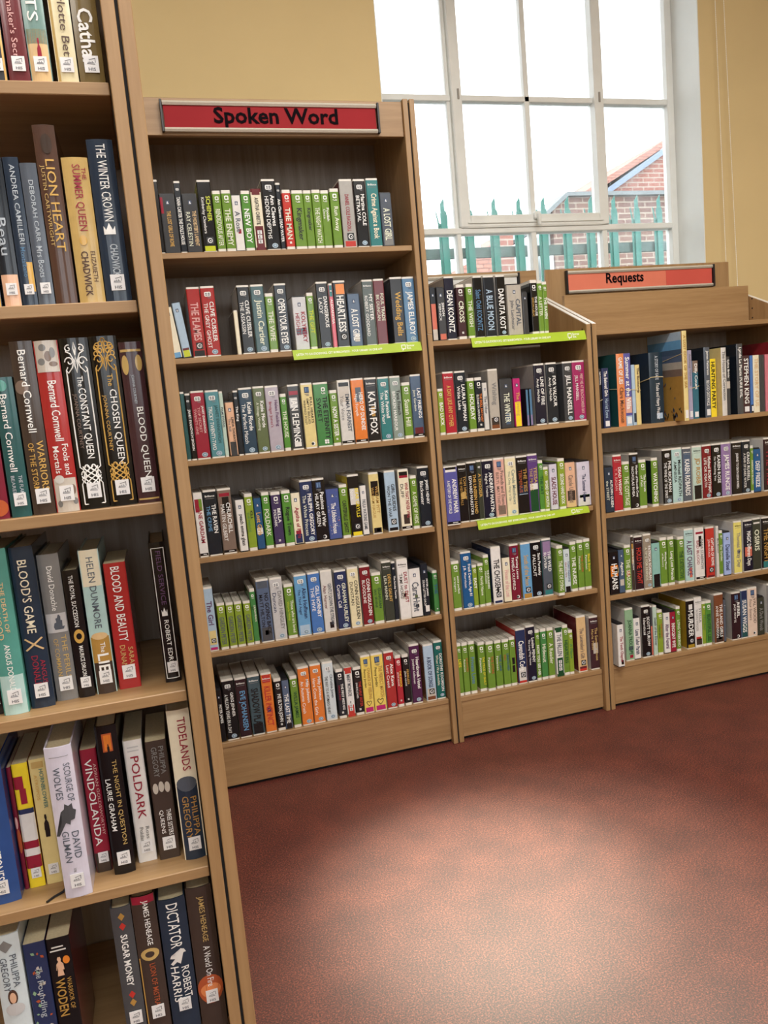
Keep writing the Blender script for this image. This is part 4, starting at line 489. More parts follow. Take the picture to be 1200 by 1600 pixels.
# ------------------------------------------------------------------ mesh helpers
class MB:
    def __init__(self): self.v = []; self.f = []; self.m = []
    def quad(self, a, b, c, d, mi=0):
        n = len(self.v); self.v += [a, b, c, d]; self.f.append((n, n + 1, n + 2, n + 3)); self.m.append(mi)
    def box(self, x0, x1, y0, y1, z0, z1, mi=0):
        n = len(self.v)
        self.v += [(x0, y0, z0), (x1, y0, z0), (x1, y1, z0), (x0, y1, z0), (x0, y0, z1), (x1, y0, z1), (x1, y1, z1), (x0, y1, z1)]
        for f in ((0, 3, 2, 1), (4, 5, 6, 7), (0, 1, 5, 4), (1, 2, 6, 5), (2, 3, 7, 6), (3, 0, 4, 7)):
            self.f.append(tuple(n + i for i in f)); self.m.append(mi)
    def prism(self, pts, axis, a0, a1, mi=0, caps=True):
        """extrude a closed 2D outline along an axis ('x','y','z'); pts run in the two other axes"""
        def P(p, a):
            return {'x': (a, p[0], p[1]), 'y': (p[0], a, p[1]), 'z': (p[0], p[1], a)}[axis]
        n = len(self.v); k = len(pts)
        self.v += [P(p, a0) for p in pts] + [P(p, a1) for p in pts]
        for i in range(k):
            j = (i + 1) % k
            self.f.append((n + i, n + j, n + k + j, n + k + i)); self.m.append(mi)
        if caps:
            self.f.append(tuple(n + i for i in reversed(range(k)))); self.m.append(mi)
            self.f.append(tuple(n + k + i for i in range(k))); self.m.append(mi)
    def tube(self, path, r, seg=8, mi=0):
        rings = []
        for i, p in enumerate(path):
            p = Vector(p)
            d = (Vector(path[min(i + 1, len(path) - 1)]) - Vector(path[max(i - 1, 0)])).normalized()
            a = d.orthogonal().normalized() if i == 0 else (rings[-1][1] - d * rings[-1][1].dot(d)).normalized()
            b = d.cross(a); n = len(self.v)
            for s in range(seg):
                t = 2 * math.pi * s / seg
                self.v.append(tuple(p + a * math.cos(t) * r + b * math.sin(t) * r))
            rings.append((n, a))
        for (n0, _), (n1, _) in zip(rings, rings[1:]):
            for s in range(seg):
                t = (s + 1) % seg
                self.f.append((n0 + s, n0 + t, n1 + t, n1 + s)); self.m.append(mi)
        for n, rev in ((rings[0][0], True), (rings[-1][0], False)):
            f = [n + s for s in range(seg)]
            self.f.append(tuple(reversed(f) if rev else f)); self.m.append(mi)
    def build(self, name, mats, parent=None, bevel=0.0, fix=True):
        me = bpy.data.meshes.new(name); me.from_pydata(self.v, [], self.f)
        mats = mats if isinstance(mats, (list, tuple)) else [mats]
        for m in mats: me.materials.append(m)
        for p, mi in zip(me.polygons, self.m): p.material_index = mi
        if fix or bevel:
            bm = bmesh.new(); bm.from_mesh(me)
            bmesh.ops.remove_doubles(bm, verts=bm.verts, dist=1e-6) if bevel else None
            bmesh.ops.recalc_face_normals(bm, faces=bm.faces)
            if bevel:
                es = [e for e in bm.edges if len(e.link_faces) == 2 and e.calc_face_angle(0) > 0.6]
                bmesh.ops.bevel(bm, geom=es, offset=bevel, segments=1, affect='EDGES')
            bm.to_mesh(me); bm.free()
        o = bpy.data.objects.new(name, me); C.objects.link(o)
        if parent: o.parent = parent
        return o
def empty(name, loc=(0, 0, 0), rot=(0, 0, 0)):
    o = bpy.data.objects.new(name, None); C.objects.link(o); o.location = loc; o.rotation_euler = rot; o.empty_display_size = 0.02
    return o
def tag(o, label, cat, group=None):
    o['label'] = label; o['category'] = cat
    if group: o['group'] = group
    return o
def structure(o): o['kind'] = 'structure'; return o
def boxobj(name, x0, x1, y0, y1, z0, z1, m, parent=None, bevel=0.0):
    b = MB(); b.box(x0, x1, y0, y1, z0, z1); return b.build(name, m, parent, bevel)

# ------------------------------------------------------------------ lettering
GLYPHS = {}
def load_text(items):
    """turn every distinct piece of wording into a flat mesh once"""
    objs = []
    for key in items:
        s, bold = key
        cu = bpy.data.curves.new('wording', 'FONT'); cu.body = s; cu.size = 1.0; cu.resolution_u = 2; cu.offset = 0.024 if bold == 2 else 0.018 if bold else 0.004
        cu.fill_mode = 'FRONT'
        o = bpy.data.objects.new('wording', cu); C.objects.link(o); objs.append((key, o, cu))
    dg = bpy.context.evaluated_depsgraph_get(); dg.update()
    for key, o, cu in objs:
        me = o.evaluated_get(dg).to_mesh()
        vs_ = [v.co.copy() for v in me.vertices]; fs = [tuple(p.vertices) for p in me.polygons]
        o.evaluated_get(dg).to_mesh_clear()
        if vs_:
            x0 = min(v.x for v in vs_); x1 = max(v.x for v in vs_); y0 = min(v.y for v in vs_); y1 = max(v.y for v in vs_)
            if key[0].isupper() is False: y0 = min(0.0, y0)
            GLYPHS[key] = ([((v.x - x0), (v.y - y0)) for v in vs_], fs, x1 - x0, y1 - y0)
    for key, o, cu in objs:
        bpy.data.objects.remove(o); bpy.data.curves.remove(cu)
def wording(s, bold, m, parent, mapf, name='lettering', cuts=False):
    """mapf turns the (u, v) of the flat wording into a 3D point"""
    g = GLYPHS.get((s, bold))
    if not g: return None
    if cuts:   # cut tall letters so that they follow a rounded spine
        bm = bmesh.new(); vv = [bm.verts.new((u, v, 0)) for u, v in g[0]]
        for f in g[1]:
            try: bm.faces.new([vv[i] for i in f])
            except ValueError: pass
        for i in range(1, 6): bmesh.ops.bisect_plane(bm, geom=bm.verts[:] + bm.edges[:] + bm.faces[:], plane_co=(0, g[3] * i / 6, 0), plane_no=(0, 1, 0))
        bm.verts.index_update(); pts = [(v.co.x, v.co.y) for v in bm.verts]; fcs = [tuple(v.index for v in f.verts) for f in bm.faces]; bm.free()
    else: pts, fcs = g[0], g[1]
    me = bpy.data.meshes.new(name); me.from_pydata([mapf(u, v) for u, v in pts], [], fcs); me.materials.append(m)
    o = bpy.data.objects.new(name, me); C.objects.link(o); o.parent = parent
    return o

# ------------------------------------------------------------------ room shell
M_WALL = paint('cream_wall_paint', (212, 190, 142), 0.8, 0.2, 0.03, 3)
M_WHITE = paint('white_gloss_paint', (226, 228, 224), 0.45, 0.4, 0.04, 12)
M_REVEAL = paint('window_reveal_paint', (228, 232, 230), 0.7, 0.3, 0.03, 6)
M_CEIL = paint('ceiling_paint', (232, 228, 218), 0.9, 0.2, 0.03, 4)
def carpet_mat():
    m, nt, p = new_mat('red_carpet')
    tc = nt.nodes.new('ShaderNodeTexCoord')
    n1 = nt.nodes.new('ShaderNodeTexNoise'); n1.inputs['Scale'].default_value = 260; n1.inputs['Detail'].default_value = 4; n1.inputs['Roughness'].default_value = 0.75
    n2 = nt.nodes.new('ShaderNodeTexNoise'); n2.inputs['Scale'].default_value = 9; n2.inputs['Detail'].default_value = 3
    rp = nt.nodes.new('ShaderNodeValToRGB'); e = rp.color_ramp.elements
    e[0].position = 0.36; e[0].color = rgb((40, 11, 8)); e[1].position = 0.68; e[1].color = rgb((158, 80, 60))
    k = e.new(0.5); k.color = rgb((82, 28, 20))
    ad = nt.nodes.new('ShaderNodeMath'); ad.operation = 'MULTIPLY_ADD'; ad.inputs[1].default_value = 0.12
    sb = nt.nodes.new('ShaderNodeMath'); sb.operation = 'SUBTRACT'; sb.inputs[1].default_value = 0.06
    for n in (n1, n2): nt.links.new(tc.outputs['Object'], n.inputs['Vector'])
    nt.links.new(n2.outputs['Fac'], ad.inputs[0]); nt.links.new(n1.outputs['Fac'], ad.inputs[2]); nt.links.new(ad.outputs[0], sb.inputs[0])
    nt.links.new(sb.outputs[0], rp.inputs['Fac']); nt.links.new(rp.outputs['Color'], p.inputs['Base Color'])
    p.inputs['Roughness'].default_value = CARPET_ROUGH; p.inputs['Specular IOR Level'].default_value = CARPET_SPEC
    p.inputs['Sheen Weight'].default_value = CARPET_SHEEN; p.inputs['Sheen Roughness'].default_value = 0.5; p.inputs['Sheen Tint'].default_value = (1.0, 0.78, 0.66, 1)
    b = nt.nodes.new('ShaderNodeBump'); b.inputs['Strength'].default_value = 0.08; b.inputs['Distance'].default_value = 0.003
    nt.links.new(n1.outputs['Fac'], b.inputs['Height']); nt.links.new(b.outputs['Normal'], p.inputs['Normal'])
    return m
CARPET_ROUGH, CARPET_SPEC, CARPET_SHEEN = 0.55, 0.9, 0.0
XL, XR, YN, YW, ZC = -4.2, 3.0, -6.5, 0.45, 3.35
YWO = 0.685
YF = 0.62          # window frame plane
WX0, WX1, WZ0, WZ1 = 0.056, 1.477, 1.22, 3.05
structure(boxobj('floor', XL, XR, YN, YWO, -0.1, 0, carpet_mat()))
structure(boxobj('ceiling', XL, XR, YN, YWO, ZC, ZC + 0.1, M_CEIL))
structure(boxobj('wall_left', XL - 0.1, XL, YN, YWO, 0, ZC, M_WALL))
structure(boxobj('wall_right', XR, XR + 0.1, YN, YWO, 0, ZC, M_WALL))
fw = MB(); FW = ((-2.6, -0.6), (0.1, 2.4)); FZ0, FZ1 = 1.35, 2.95
fw.box(XL, XR, YN - 0.2, YN, 0, FZ0); fw.box(XL, XR, YN - 0.2, YN, FZ1, ZC)
for xa, xb in ((XL, FW[0][0]), (FW[0][1], FW[1][0]), (FW[1][1], XR)): fw.box(xa, xb, YN - 0.2, YN, FZ0, FZ1)
structure(fw.build('wall_front', M_WALL))
for i, (xa, xb) in enumerate(FW):
    fb_ = MB(); n_ = 4
    for j in range(n_ + 1): xm = xa + (xb - xa) * j / n_; fb_.box(max(xa, xm - 0.02), min(xb, xm + 0.02), YN - 0.15, YN - 0.1, FZ0, FZ1)
    for zz in (FZ0, (FZ0 + FZ1) / 2, FZ1 - 0.04): fb_.box(xa, xb, YN - 0.145, YN - 0.105, zz, zz + 0.04)
    structure(fb_.build('window_%d' % (i + 2), M_WHITE))
wb = MB()
wb.box(XL, WX0, YW, YWO, 0, ZC); wb.box(WX1, XR, YW, YWO, 0, ZC); wb.box(WX0, WX1, YW, YWO, 0, WZ0); wb.box(WX0, WX1, YW, YWO, WZ1, ZC)
structure(wb.build('wall_back', M_WALL))
tr = MB(); e_ = 0.004
tr.box(WX1 - e_, WX1, YW + 0.0005, YWO, WZ0, WZ1); tr.box(WX0, WX0 + e_, YW + 0.0005, YWO, WZ0, WZ1)
tr.box(WX0, WX1, YW + 0.0005, YWO, WZ1 - e_, WZ1); tr.box(WX0, WX1, YW - 0.02, YWO, WZ0, WZ0 + 0.02)
structure(tr.build('trim_1', M_REVEAL))

# window: steel frame, one opening casement in the middle, four columns of panes
win = structure(empty('window_1', (0, 0, 0)))
fb = MB()
def vbar(b, x0, x1, z0, z1, y0=YF, y1=YF + 0.05): b.box(x0, x1, y0, y1, z0, z1)
def hbar(b, x0, x1, z0, z1, y0=YF + 0.004, y1=YF + 0.046): b.box(x0, x1, y0, y1, z0, z1)
vbar(fb, WX0 + e_, 0.088, WZ0 + 0.02, WZ1 - e_); vbar(fb, 1.440, WX1 - e_, WZ0 + 0.02, WZ1 - e_)
hbar(fb, WX0 + e_, WX1 - e_, WZ0 + 0.02, WZ0 + 0.055); hbar(fb, WX0 + e_, WX1 - e_, WZ1 - 0.04, WZ1 - e_)
fb.build('frame', M_WHITE, win, 0.003)
mu = MB()
vbar(mu, 0.392, 0.412, WZ0 + 0.05, 1.915); vbar(mu, 0.735, 0.760, WZ0 + 0.05, 1.915); vbar(mu, 1.082, 1.106, WZ0 + 0.05, 1.915)
mu.build('lower_mullions', M_WHITE, win, 0.003)
tn = MB()
hbar(tn, 0.088, 1.440, 1.905, 1.930, YF - 0.004, YF + 0.05)
tn.build('transom', M_WHITE, win, 0.003)
cs = MB()
for xa, xb in ((0.408, 0.452), (1.066, 1.112)): vbar(cs, xa, xb, 1.930, WZ1 - 0.04, YF - 0.012, YF + 0.05)
hbar(cs, 0.452, 1.066, 1.930, 1.978, YF - 0.012, YF + 0.05)
cs.build('casement', M_WHITE, win, 0.004)
lip = MB(); hbar(lip, 0.44, 1.08, 1.944, 1.950, YF - 0.018, YF - 0.012); lip.build('casement_rail', M_WHITE, win)
gb = MB()
vbar(gb, 0.742, 0.764, 1.978, WZ1 - 0.04, YF + 0.004, YF + 0.046)
for z0 in (2.436, 2.935):
    hbar(gb, 0.452, 1.066, z0, z0 + 0.022); hbar(gb, 0.088, 0.408, z0 - 0.002, z0 + 0.022); hbar(gb, 1.112, 1.440, z0 - 0.002, z0 + 0.022)
vbar(gb, 0.392, 0.408, 1.93, WZ1 - 0.04, YF + 0.01, YF + 0.05); vbar(gb, 1.112, 1.122, 1.93, WZ1 - 0.04, YF + 0.01, YF + 0.05)
gb.build('glazing_bars', M_WHITE, win, 0.002)
def glass_mat():
    m = bpy.data.materials.new('window_glass'); m.use_nodes = True; nt = m.node_tree; nt.nodes.clear()
    out = nt.nodes.new('ShaderNodeOutputMaterial'); tr_ = nt.nodes.new('ShaderNodeBsdfTransparent'); gl = nt.nodes.new('ShaderNodeBsdfGlossy'); mx = nt.nodes.new('ShaderNodeMixShader')
    df = nt.nodes.new('ShaderNodeBsdfTranslucent'); mx2 = nt.nodes.new('ShaderNodeMixShader')
    fr = nt.nodes.new('ShaderNodeFresnel'); fr.inputs['IOR'].default_value = 1.25
    tc = nt.nodes.new('ShaderNodeTexCoord'); no = nt.nodes.new('ShaderNodeTexNoise'); no.inputs['Scale'].default_value = 6; no.inputs['Detail'].default_value = 6; rp = nt.nodes.new('ShaderNodeValToRGB')
    vo = nt.nodes.new('ShaderNodeTexVoronoi'); vo.inputs['Scale'].default_value = 55; r2 = nt.nodes.new('ShaderNodeValToRGB')
    r2.color_ramp.elements[0].position = 0.06; r2.color_ramp.elements[0].color = (.35, .35, .35, 1); r2.color_ramp.elements[1].position = 0.14; r2.color_ramp.elements[1].color = (0, 0, 0, 1)
    rp.color_ramp.elements[0].position = 0.4; rp.color_ramp.elements[0].color = (0.02, .02, .02, 1); rp.color_ramp.elements[1].position = 0.8; rp.color_ramp.elements[1].color = (.10, .10, .10, 1)
    ad = nt.nodes.new('ShaderNodeMath'); ad.operation = 'MAXIMUM'
    gl.inputs['Roughness'].default_value = 0.02
    df.inputs['Color'].default_value = (0.9, 0.93, 0.95, 1)
    L = nt.links.new
    L(tc.outputs['Object'], no.inputs['Vector']); L(tc.outputs['Object'], vo.inputs['Vector']); L(no.outputs['Fac'], rp.inputs['Fac']); L(vo.outputs['Distance'], r2.inputs['Fac'])
    L(rp.outputs['Color'], ad.inputs[0]); L(r2.outputs['Color'], ad.inputs[1])
    L(fr.outputs['Fac'], mx.inputs['Fac']); L(tr_.outputs['BSDF'], mx.inputs[1]); L(gl.outputs['BSDF'], mx.inputs[2])
    L(ad.outputs[0], mx2.inputs['Fac']); L(mx.outputs['Shader'], mx2.inputs[1]); L(df.outputs['BSDF'], mx2.inputs[2]); L(mx2.outputs['Shader'], out.inputs['Surface'])
    return m
M_GLASS = glass_mat()
cols_ = ((0.088, 0.392), (0.452, 0.742), (0.764, 1.066), (1.122, 1.440))
lowc = ((0.088, 0.392), (0.412, 0.735), (0.760, 1.082), (1.106, 1.440))
for cs_, z0, z1 in ((lowc, WZ0 + 0.055, 1.905), (cols_, 1.978, 2.436), (cols_, 2.458, 2.935)):
    for x0, x1 in cs_:
        zz = 1.930 if z0 == 1.978 and (x0 < 0.1 or x1 > 1.4) else z0
        boxobj('pane', x0 - .004, x1 + .004, YF + 0.026, YF + 0.029, zz - .004, z1 + .004, M_GLASS, win)
lt = MB(); lt.box(0.742, 0.768, YF - 0.03, YF - 0.012, 1.955, 1.985); lt.box(0.748, 0.760, YF - 0.05, YF - 0.03, 1.925, 1.975)
lt.build('latch', M_WHITE, win, 0.003)
hg = MB(); hg.box(0.432, 0.44, YF - 0.016, YF - 0.011, 2.435, 2.475); hg.box(1.085, 1.093, YF - 0.016, YF - 0.011, 2.435, 2.475); hg.build('stay_pegs', paint('worn_metal', (150, 146, 138), 0.5, 0.5, 0.1, 30), win)

# blind chain hanging in a loop beside the window
bc = MB()
for (xa, xb, ya) in ((1.541, 1.566, 0.425), (1.576, 1.618, 0.418)):
    n = 190
    for i in range(n):
        z = 2.95 - i * (1.55 / n); f = i / n
        x = xa + (xb - xa) * f
        k = len(bc.v); r = 0.0026
        bc.v += [(x + r, ya, z), (x - r, ya, z), (x, ya + r, z), (x, ya - r, z), (x, ya, z + r * 1.4), (x, ya, z - r * 1.4)]
        for a, b_, c_ in ((0, 2, 4), (2, 1, 4), (1, 3, 4), (3, 0, 4), (2, 0, 5), (1, 2, 5), (3, 1, 5), (0, 3, 5)): bc.f.append((k + a, k + b_, k + c_)); bc.m.append(0)
    bc.tube([(xa, ya, 2.95), (xb, ya, 1.40)], 0.0011, 6)
bc.tube([(1.566, 0.425, 1.40), (1.58, 0.422, 1.388), (1.602, 0.42, 1.388), (1.618, 0.418, 1.40)], 0.0015, 6)
bc.tube([(1.541, 0.425, 2.95), (1.556, 0.44, 2.965), (1.576, 0.418, 2.95)], 0.003, 6)
tag(bc.build('blind_chain', paint('white_plastic_bead', (236, 232, 218), 0.4)), 'white beaded blind chain hanging in a loop on the wall right of the window', 'chain')

# ------------------------------------------------------------------ outside the window
def brick_mat(name, scale, c1, c2, mort):
    m, nt, p = new_mat(name)
    tc = nt.nodes.new('ShaderNodeTexCoord'); mp = nt.nodes.new('ShaderNodeMapping'); mp.inputs['Rotation'].default_value = (R(90), 0, 0)
    br = nt.nodes.new('ShaderNodeTexBrick'); br.inputs['Scale'].default_value = scale
    br.inputs['Color1'].default_value = rgb(c1); br.inputs['Color2'].default_value = rgb(c2); br.inputs['Mortar'].default_value = rgb(mort)
    br.inputs['Mortar Size'].default_value = 0.025; br.inputs['Brick Width'].default_value = 0.6; br.inputs['Row Height'].default_value = 0.21
    nt.links.new(tc.outputs['Object'], mp.inputs['Vector']); nt.links.new(mp.outputs['Vector'], br.inputs['Vector']); nt.links.new(br.outputs['Color'], p.inputs['Base Color'])
    p.inputs['Roughness'].default_value = 0.9
    return m
M_BRICK = brick_mat('brown_brick', 2.6, (112, 88, 82), (126, 100, 90), (160, 150, 136))
M_BRICK2 = brick_mat('red_brick', 2.6, (140, 94, 84), (150, 104, 92), (166, 154, 142))
M_COPE = paint('lead_coping', (112, 120, 122), 0.6)
M_TILE = brick_mat('clay_roof_tiles', 4.0, (172, 122, 108), (184, 134, 118), (120, 92, 84))
M_GREEN = paint('green_fence_paint', (44, 118, 112), 0.4, 0.5, 0.12, 14)
M_RAIL = paint('grey_green_rail', (74, 98, 98), 0.5, 0.4, 0.12, 10)
structure(boxobj('ground_1', -8, 20, 0.9, 30, -0.3, -0.1, paint('tarmac', (96, 96, 96), 0.9)))
bl = tag(empty('brick_building', (5.9, 8.0, 0)), 'brown brick building with sloping grey coping beyond the green fence', 'building')
w = MB(); w.prism([(-0.96, -0.1), (4.2, -0.1), (4.2, 3.955), (-0.74, 3.955), (-0.96, 3.78)], 'y', 0, 1.9); w.build('wall', M_BRICK, bl)
w = MB(); w.prism([(-1.5, 3.38), (-0.74, 3.955), (4.2, 3.955), (4.2, 4.01), (-0.76, 4.01), (-1.54, 3.41)], 'y', -0.1, 1.95); w.build('coping', M_COPE, bl)
w = MB(); w.prism([(-1.36, -0.1), (-0.965, -0.1), (-0.965, 3.6), (-1.36, 3.40)], 'y', 0.1, 1.8); w.build('side_wall', paint('pale_render', (176, 190, 192), 0.8), bl)
w = MB(); w.box(-1.2, -1.0, -0.03, 0.0, 2.4, 3.15); w.build('downpipe', paint('white_upvc', (220, 226, 228), 0.5), bl)
hs = tag(empty('tiled_house', (6.6, 10.2, 0)), 'house with red clay tiled roof showing above the brown brick building', 'building')
w = MB(); w.prism([(0.55, 2.0), (4.6, 2.0), (4.6, 4.4), (2.2, 5.5), (0.55, 4.55)], 'y', 0.3, 3); w.build('gable_wall', M_BRICK2, hs)
w = MB(); w.prism([(0.35, 4.36), (2.2, 5.42), (2.2, 5.52), (0.35, 4.46)], 'y', 0.18, 0.32); w.build('bargeboard', paint('blue_grey_board', (118, 134, 154), 0.6), hs)
w = MB(); w.prism([(-0.3, 4.22), (2.4, 5.62), (2.4, 5.74), (-0.3, 4.34)], 'y', 0.32, 3.2); w.build('roof', M_TILE, hs)
w = MB(); w.prism([(-0.7, 4.05), (0.2, 4.50), (0.2, 4.62), (-0.7, 4.17)], 'y', 0.0, 0.4); w.build('dark_verge', paint('dark_slate', (96, 108, 122), 0.6), hs)
sh = tag(empty('low_brick_house', (3.7, 7.2, 0)), 'low red brick house with white gutter seen between the green fence pales', 'building')
w = MB(); w.box(0.0, 0.20, 0, 0.6, -0.1, 3.30); w.build('wall', M_BRICK2, sh)
w = MB(); w.prism([(-0.72, 2.72), (-0.01, 2.72), (-0.01, 3.02), (-0.22, 3.05), (-0.5, 2.93)], 'y', 0.05, 0.6); w.build('roof', M_TILE, sh)
w = MB(); w.prism([(0.16, 3.14), (0.62, 3.37), (0.62, 3.28), (0.16, 3.06)], 'y', -0.1, -0.02); w.build('gutter', paint('white_upvc', (220, 226, 228), 0.5), sh)
# palisade fence
fn = tag(empty('palisade_fence', (0, 2.4, 0)), 'green steel palisade fence with pointed three-pronged pales outside the window', 'fence')
boxobj('rail', -1.2, 6.0, 0.012, 0.05, 2.138, 2.202, M_RAIL, fn)
boxobj('rail', -1.2, 6.0, 0.012, 0.05, 0.5, 0.56, M_RAIL, fn)
pale0 = None
for i in range(-10, 24):
    x = 1.033 + 0.1795 * i
    if pale0 is None:
        b = MB(); wd = 0.034
        # w-section pale: two wings and a raised centre, each cut to its own point
        b.prism([(-0.014, -0.1), (0.014, -0.1), (0.014, 2.46), (0.012, 2.512), (-0.014, 2.475)], 'y', -0.016, -0.012)
        b.prism([(0.014, -0.1), (0.034, -0.1), (0.034, 2.40), (0.028, 2.428), (0.014, 2.44)], 'y', -0.006, -0.002)
        b.prism([(-0.034, -0.1), (-0.014, -0.1), (-0.014, 2.35), (-0.026, 2.36), (-0.034, 2.35)], 'y', -0.006, -0.002)
        b.prism([(-0.034, 2.34), (-0.024, 2.34), (-0.042, 2.425), (-0.048, 2.43)], 'y', -0.012, -0.006)
        b.box(-0.0145, -0.0135, -0.016, -0.002, -0.1, 2.42); b.box(0.0135, 0.0145, -0.016, -0.002, -0.1, 2.42)
        b.box(-0.006, 0.006, -0.002, 0.012, 2.15, 2.19)
        pale0 = b.build('pale', M_GREEN, fn); o = pale0
    else:
        o = pale0.copy(); C.objects.link(o); o.parent = fn
    o.location = (x, 0, 0)

# ------------------------------------------------------------------ bookcases
WZ_, WX_, WY_ = wood('beech_upright', 'Z'), wood('beech_shelf', 'X'), wood('beech_deep', 'Y')
M_BACK = wood('taupe_back_laminate', 'Z', (160, 148, 138), (134, 122, 112))
M_DARKGAP = paint('black_joint', (18, 18, 20), 0.9)
M_ALU = paint('brushed_aluminium', (212, 206, 192), 0.35, 0.6, 0.04, 200, metal=0.25)
M_RED = paint('red_sign_card', (150, 38, 44), 0.7, 0.15, 0.03, 10)
M_CORAL = paint('coral_sign_card', (222, 126, 102), 0.7, 0.2, 0.03, 10)
M_CORALD = paint('red_coral_sign_card', (206, 90, 78), 0.7, 0.2, 0.05, 6)
M_BLACKP = paint('black_plastic', (24, 24, 28), 0.4)
T, GAP = 0.0173, 0.0055
A_, B_ = GAP / 2, GAP / 2 + 0.0173
W2, W3 = 0.6247, 0.89
REC = 0.0146
D_ = 0.375
def upright(b, x0, x1, y0, h, rear=None, d=D_):
    if rear is None: b.box(x0, x1, y0, y0 + d, 0, h)
    else: b.prism([(y0, 0), (y0 + d, 0), (y0 + d, rear), (y0 + d - 0.015, rear), (y0, h)], 'x', x0, x1)
def shelf(root, x0, x1, y0, ztop, depth=0.34, name='shelf'):
    boxobj(name, x0 + 0.002, x1 - 0.002, y0 + REC, y0 + REC + depth - 0.002, ztop - T, ztop, WX_, root, 0.0012)
def plinth(root, x0, x1, y0, ztop):
    boxobj('plinth', x0 + 0.001, x1 - 0.001, y0 + REC + 0.003, y0 + REC + 0.02, 0.012, ztop - T, WX_, root, 0.0008)
    boxobj('plinth_shadow_gap', x0 + 0.001, x1 - 0.001, y0 + REC + 0.014, y0 + REC + 0.03, 0.0, 0.012, M_DARKGAP, root)
def sign(root, x0, x1, y, z0, z1, text, m, splits=None, tw=None, th=None, tx=None, tz=None):
    s = boxobj('sign', x0 + 0.004, x1 - 0.004, y, y + 0.006, z0 + 0.008, z1 - 0.008, m, root)
    for za, zb in ((z1 - 0.0125, z1), (z0, z0 + 0.0115)):
        r = MB(); r.prism([(y + 0.006, za), (y - 0.004, za), (y - 0.008, (za + zb) / 2), (y - 0.004, zb), (y + 0.006, zb)], 'x', x0 + 0.002, x1 - 0.002); r.build('sign_rail', M_ALU, s)
    for xa in (x0 - 0.006, x1 - 0.001): boxobj('sign_end_cap', xa, xa + 0.007, y - 0.010, y + 0.006, z0 - 0.002, z1 + 0.002, M_BLACKP, s, 0.001)
    if splits:
        for xa, xb, mm in splits: boxobj('sign_panel', xa, xb, y - 0.001, y, z0 + 0.012, z1 - 0.013, mm, s)
    if text:
        g = GLYPHS[(text, 2)]; sx, sy = tw / g[2], th / g[3]
        wording(text, 2, paint('sign_black', (22, 16, 20), 0.95, 0.05), s, lambda u, v: (tx + u * sx, y - 0.0018, tz + v * sy))
    return s
def pegs(root, xface, sgn, y, zs):
    b = MB()
    for z in zs: b.box(*sorted((xface, xface + sgn * 0.0006)), y - 0.003, y + 0.003, z - 0.003, z + 0.003)
    b.build('peg_holes', M_DARKGAP, root)
BOLD = ('SUGAR MONEY', 'LIE', 'CHADWICK', 'WODEN')
TEXTS = set([('Spoken Word', 2), ('Requests', 2), ('HIS', True), ('BBC', True), ('Brilliance', True), ('LISTEN TO EAUDIOBOOKS. GET BORROWBOX - YOUR LIBRARY IN ONE APP', True), ('Borrow', True), ('Box.', True)])
for row in SHELF_ROWS:
    for bk in row[3]:
        for s in bk[6].replace('/', '|').split('|'):
            if s: TEXTS.add((s, True)); TEXTS.add((s, False))
        for t_ in bk[9].get('T', []): TEXTS.add((t_[0], t_[5] >= .55 or t_[0] in BOLD))
load_text(sorted(TEXTS, key=str))

SZ = [1.7452, 1.4273, 1.1083, 0.7942, 0.4797, 0.1664]
CZ = [1.4283, 1.1079, 0.7932, 0.4790, 0.1621]
RZ = [1.4269, 1.0718, 0.7555, 0.4399, 0.1688]
NZ = [1.9890, 1.6985, 1.4066, 1.1163, 0.8273, 0.5384, 0.2479]
# tall bookcase with the Spoken Word sign
tall = tag(empty('bookcase'), 'tall beech bookcase of audiobooks with red Spoken Word sign', 'bookcase')
b = MB(); upright(b, -B_, -A_, 0, 2.2); b.build('side_panel', WZ_, tall, 0.0015)
b = MB(); upright(b, -0.8875, -0.8702, 0, 2.2); b.build('side_panel', WZ_, tall, 0.0015)
b = MB(); b.prism([(0, 1.4505), (D_ - 0.015, 1.5985), (D_, 1.5985), (D_, 2.2), (0, 2.2)], 'x', A_, B_); b.build('end_panel', WZ_, tall, 0.0015)
boxobj('joint_strip', -A_, A_, 0.006, D_ - 0.01, 0, 2.19, M_DARKGAP, tall)
boxobj('back_panel', -0.8702, -B_, 0.357, 0.372, 0.012, 2.19, M_BACK, tall)
boxobj('top_panel', -0.8702, -B_, 0.03, 0.357, 2.172, 2.19, WX_, tall)
hb = boxobj('header_board', -0.8695, -0.0208, 0.010, 0.028, 2.0863, 2.194, WX_, tall, 0.0012)
for z in SZ: shelf(tall, -0.8702, -B_, 0, z)
plinth(tall, -0.8702, -B_, 0, SZ[-1])
sign(tall, -0.778, -0.110, 0.001, 2.0935, 2.1815, 'Spoken Word', M_RED, None, 0.388, 0.062, -0.628, 2.104)
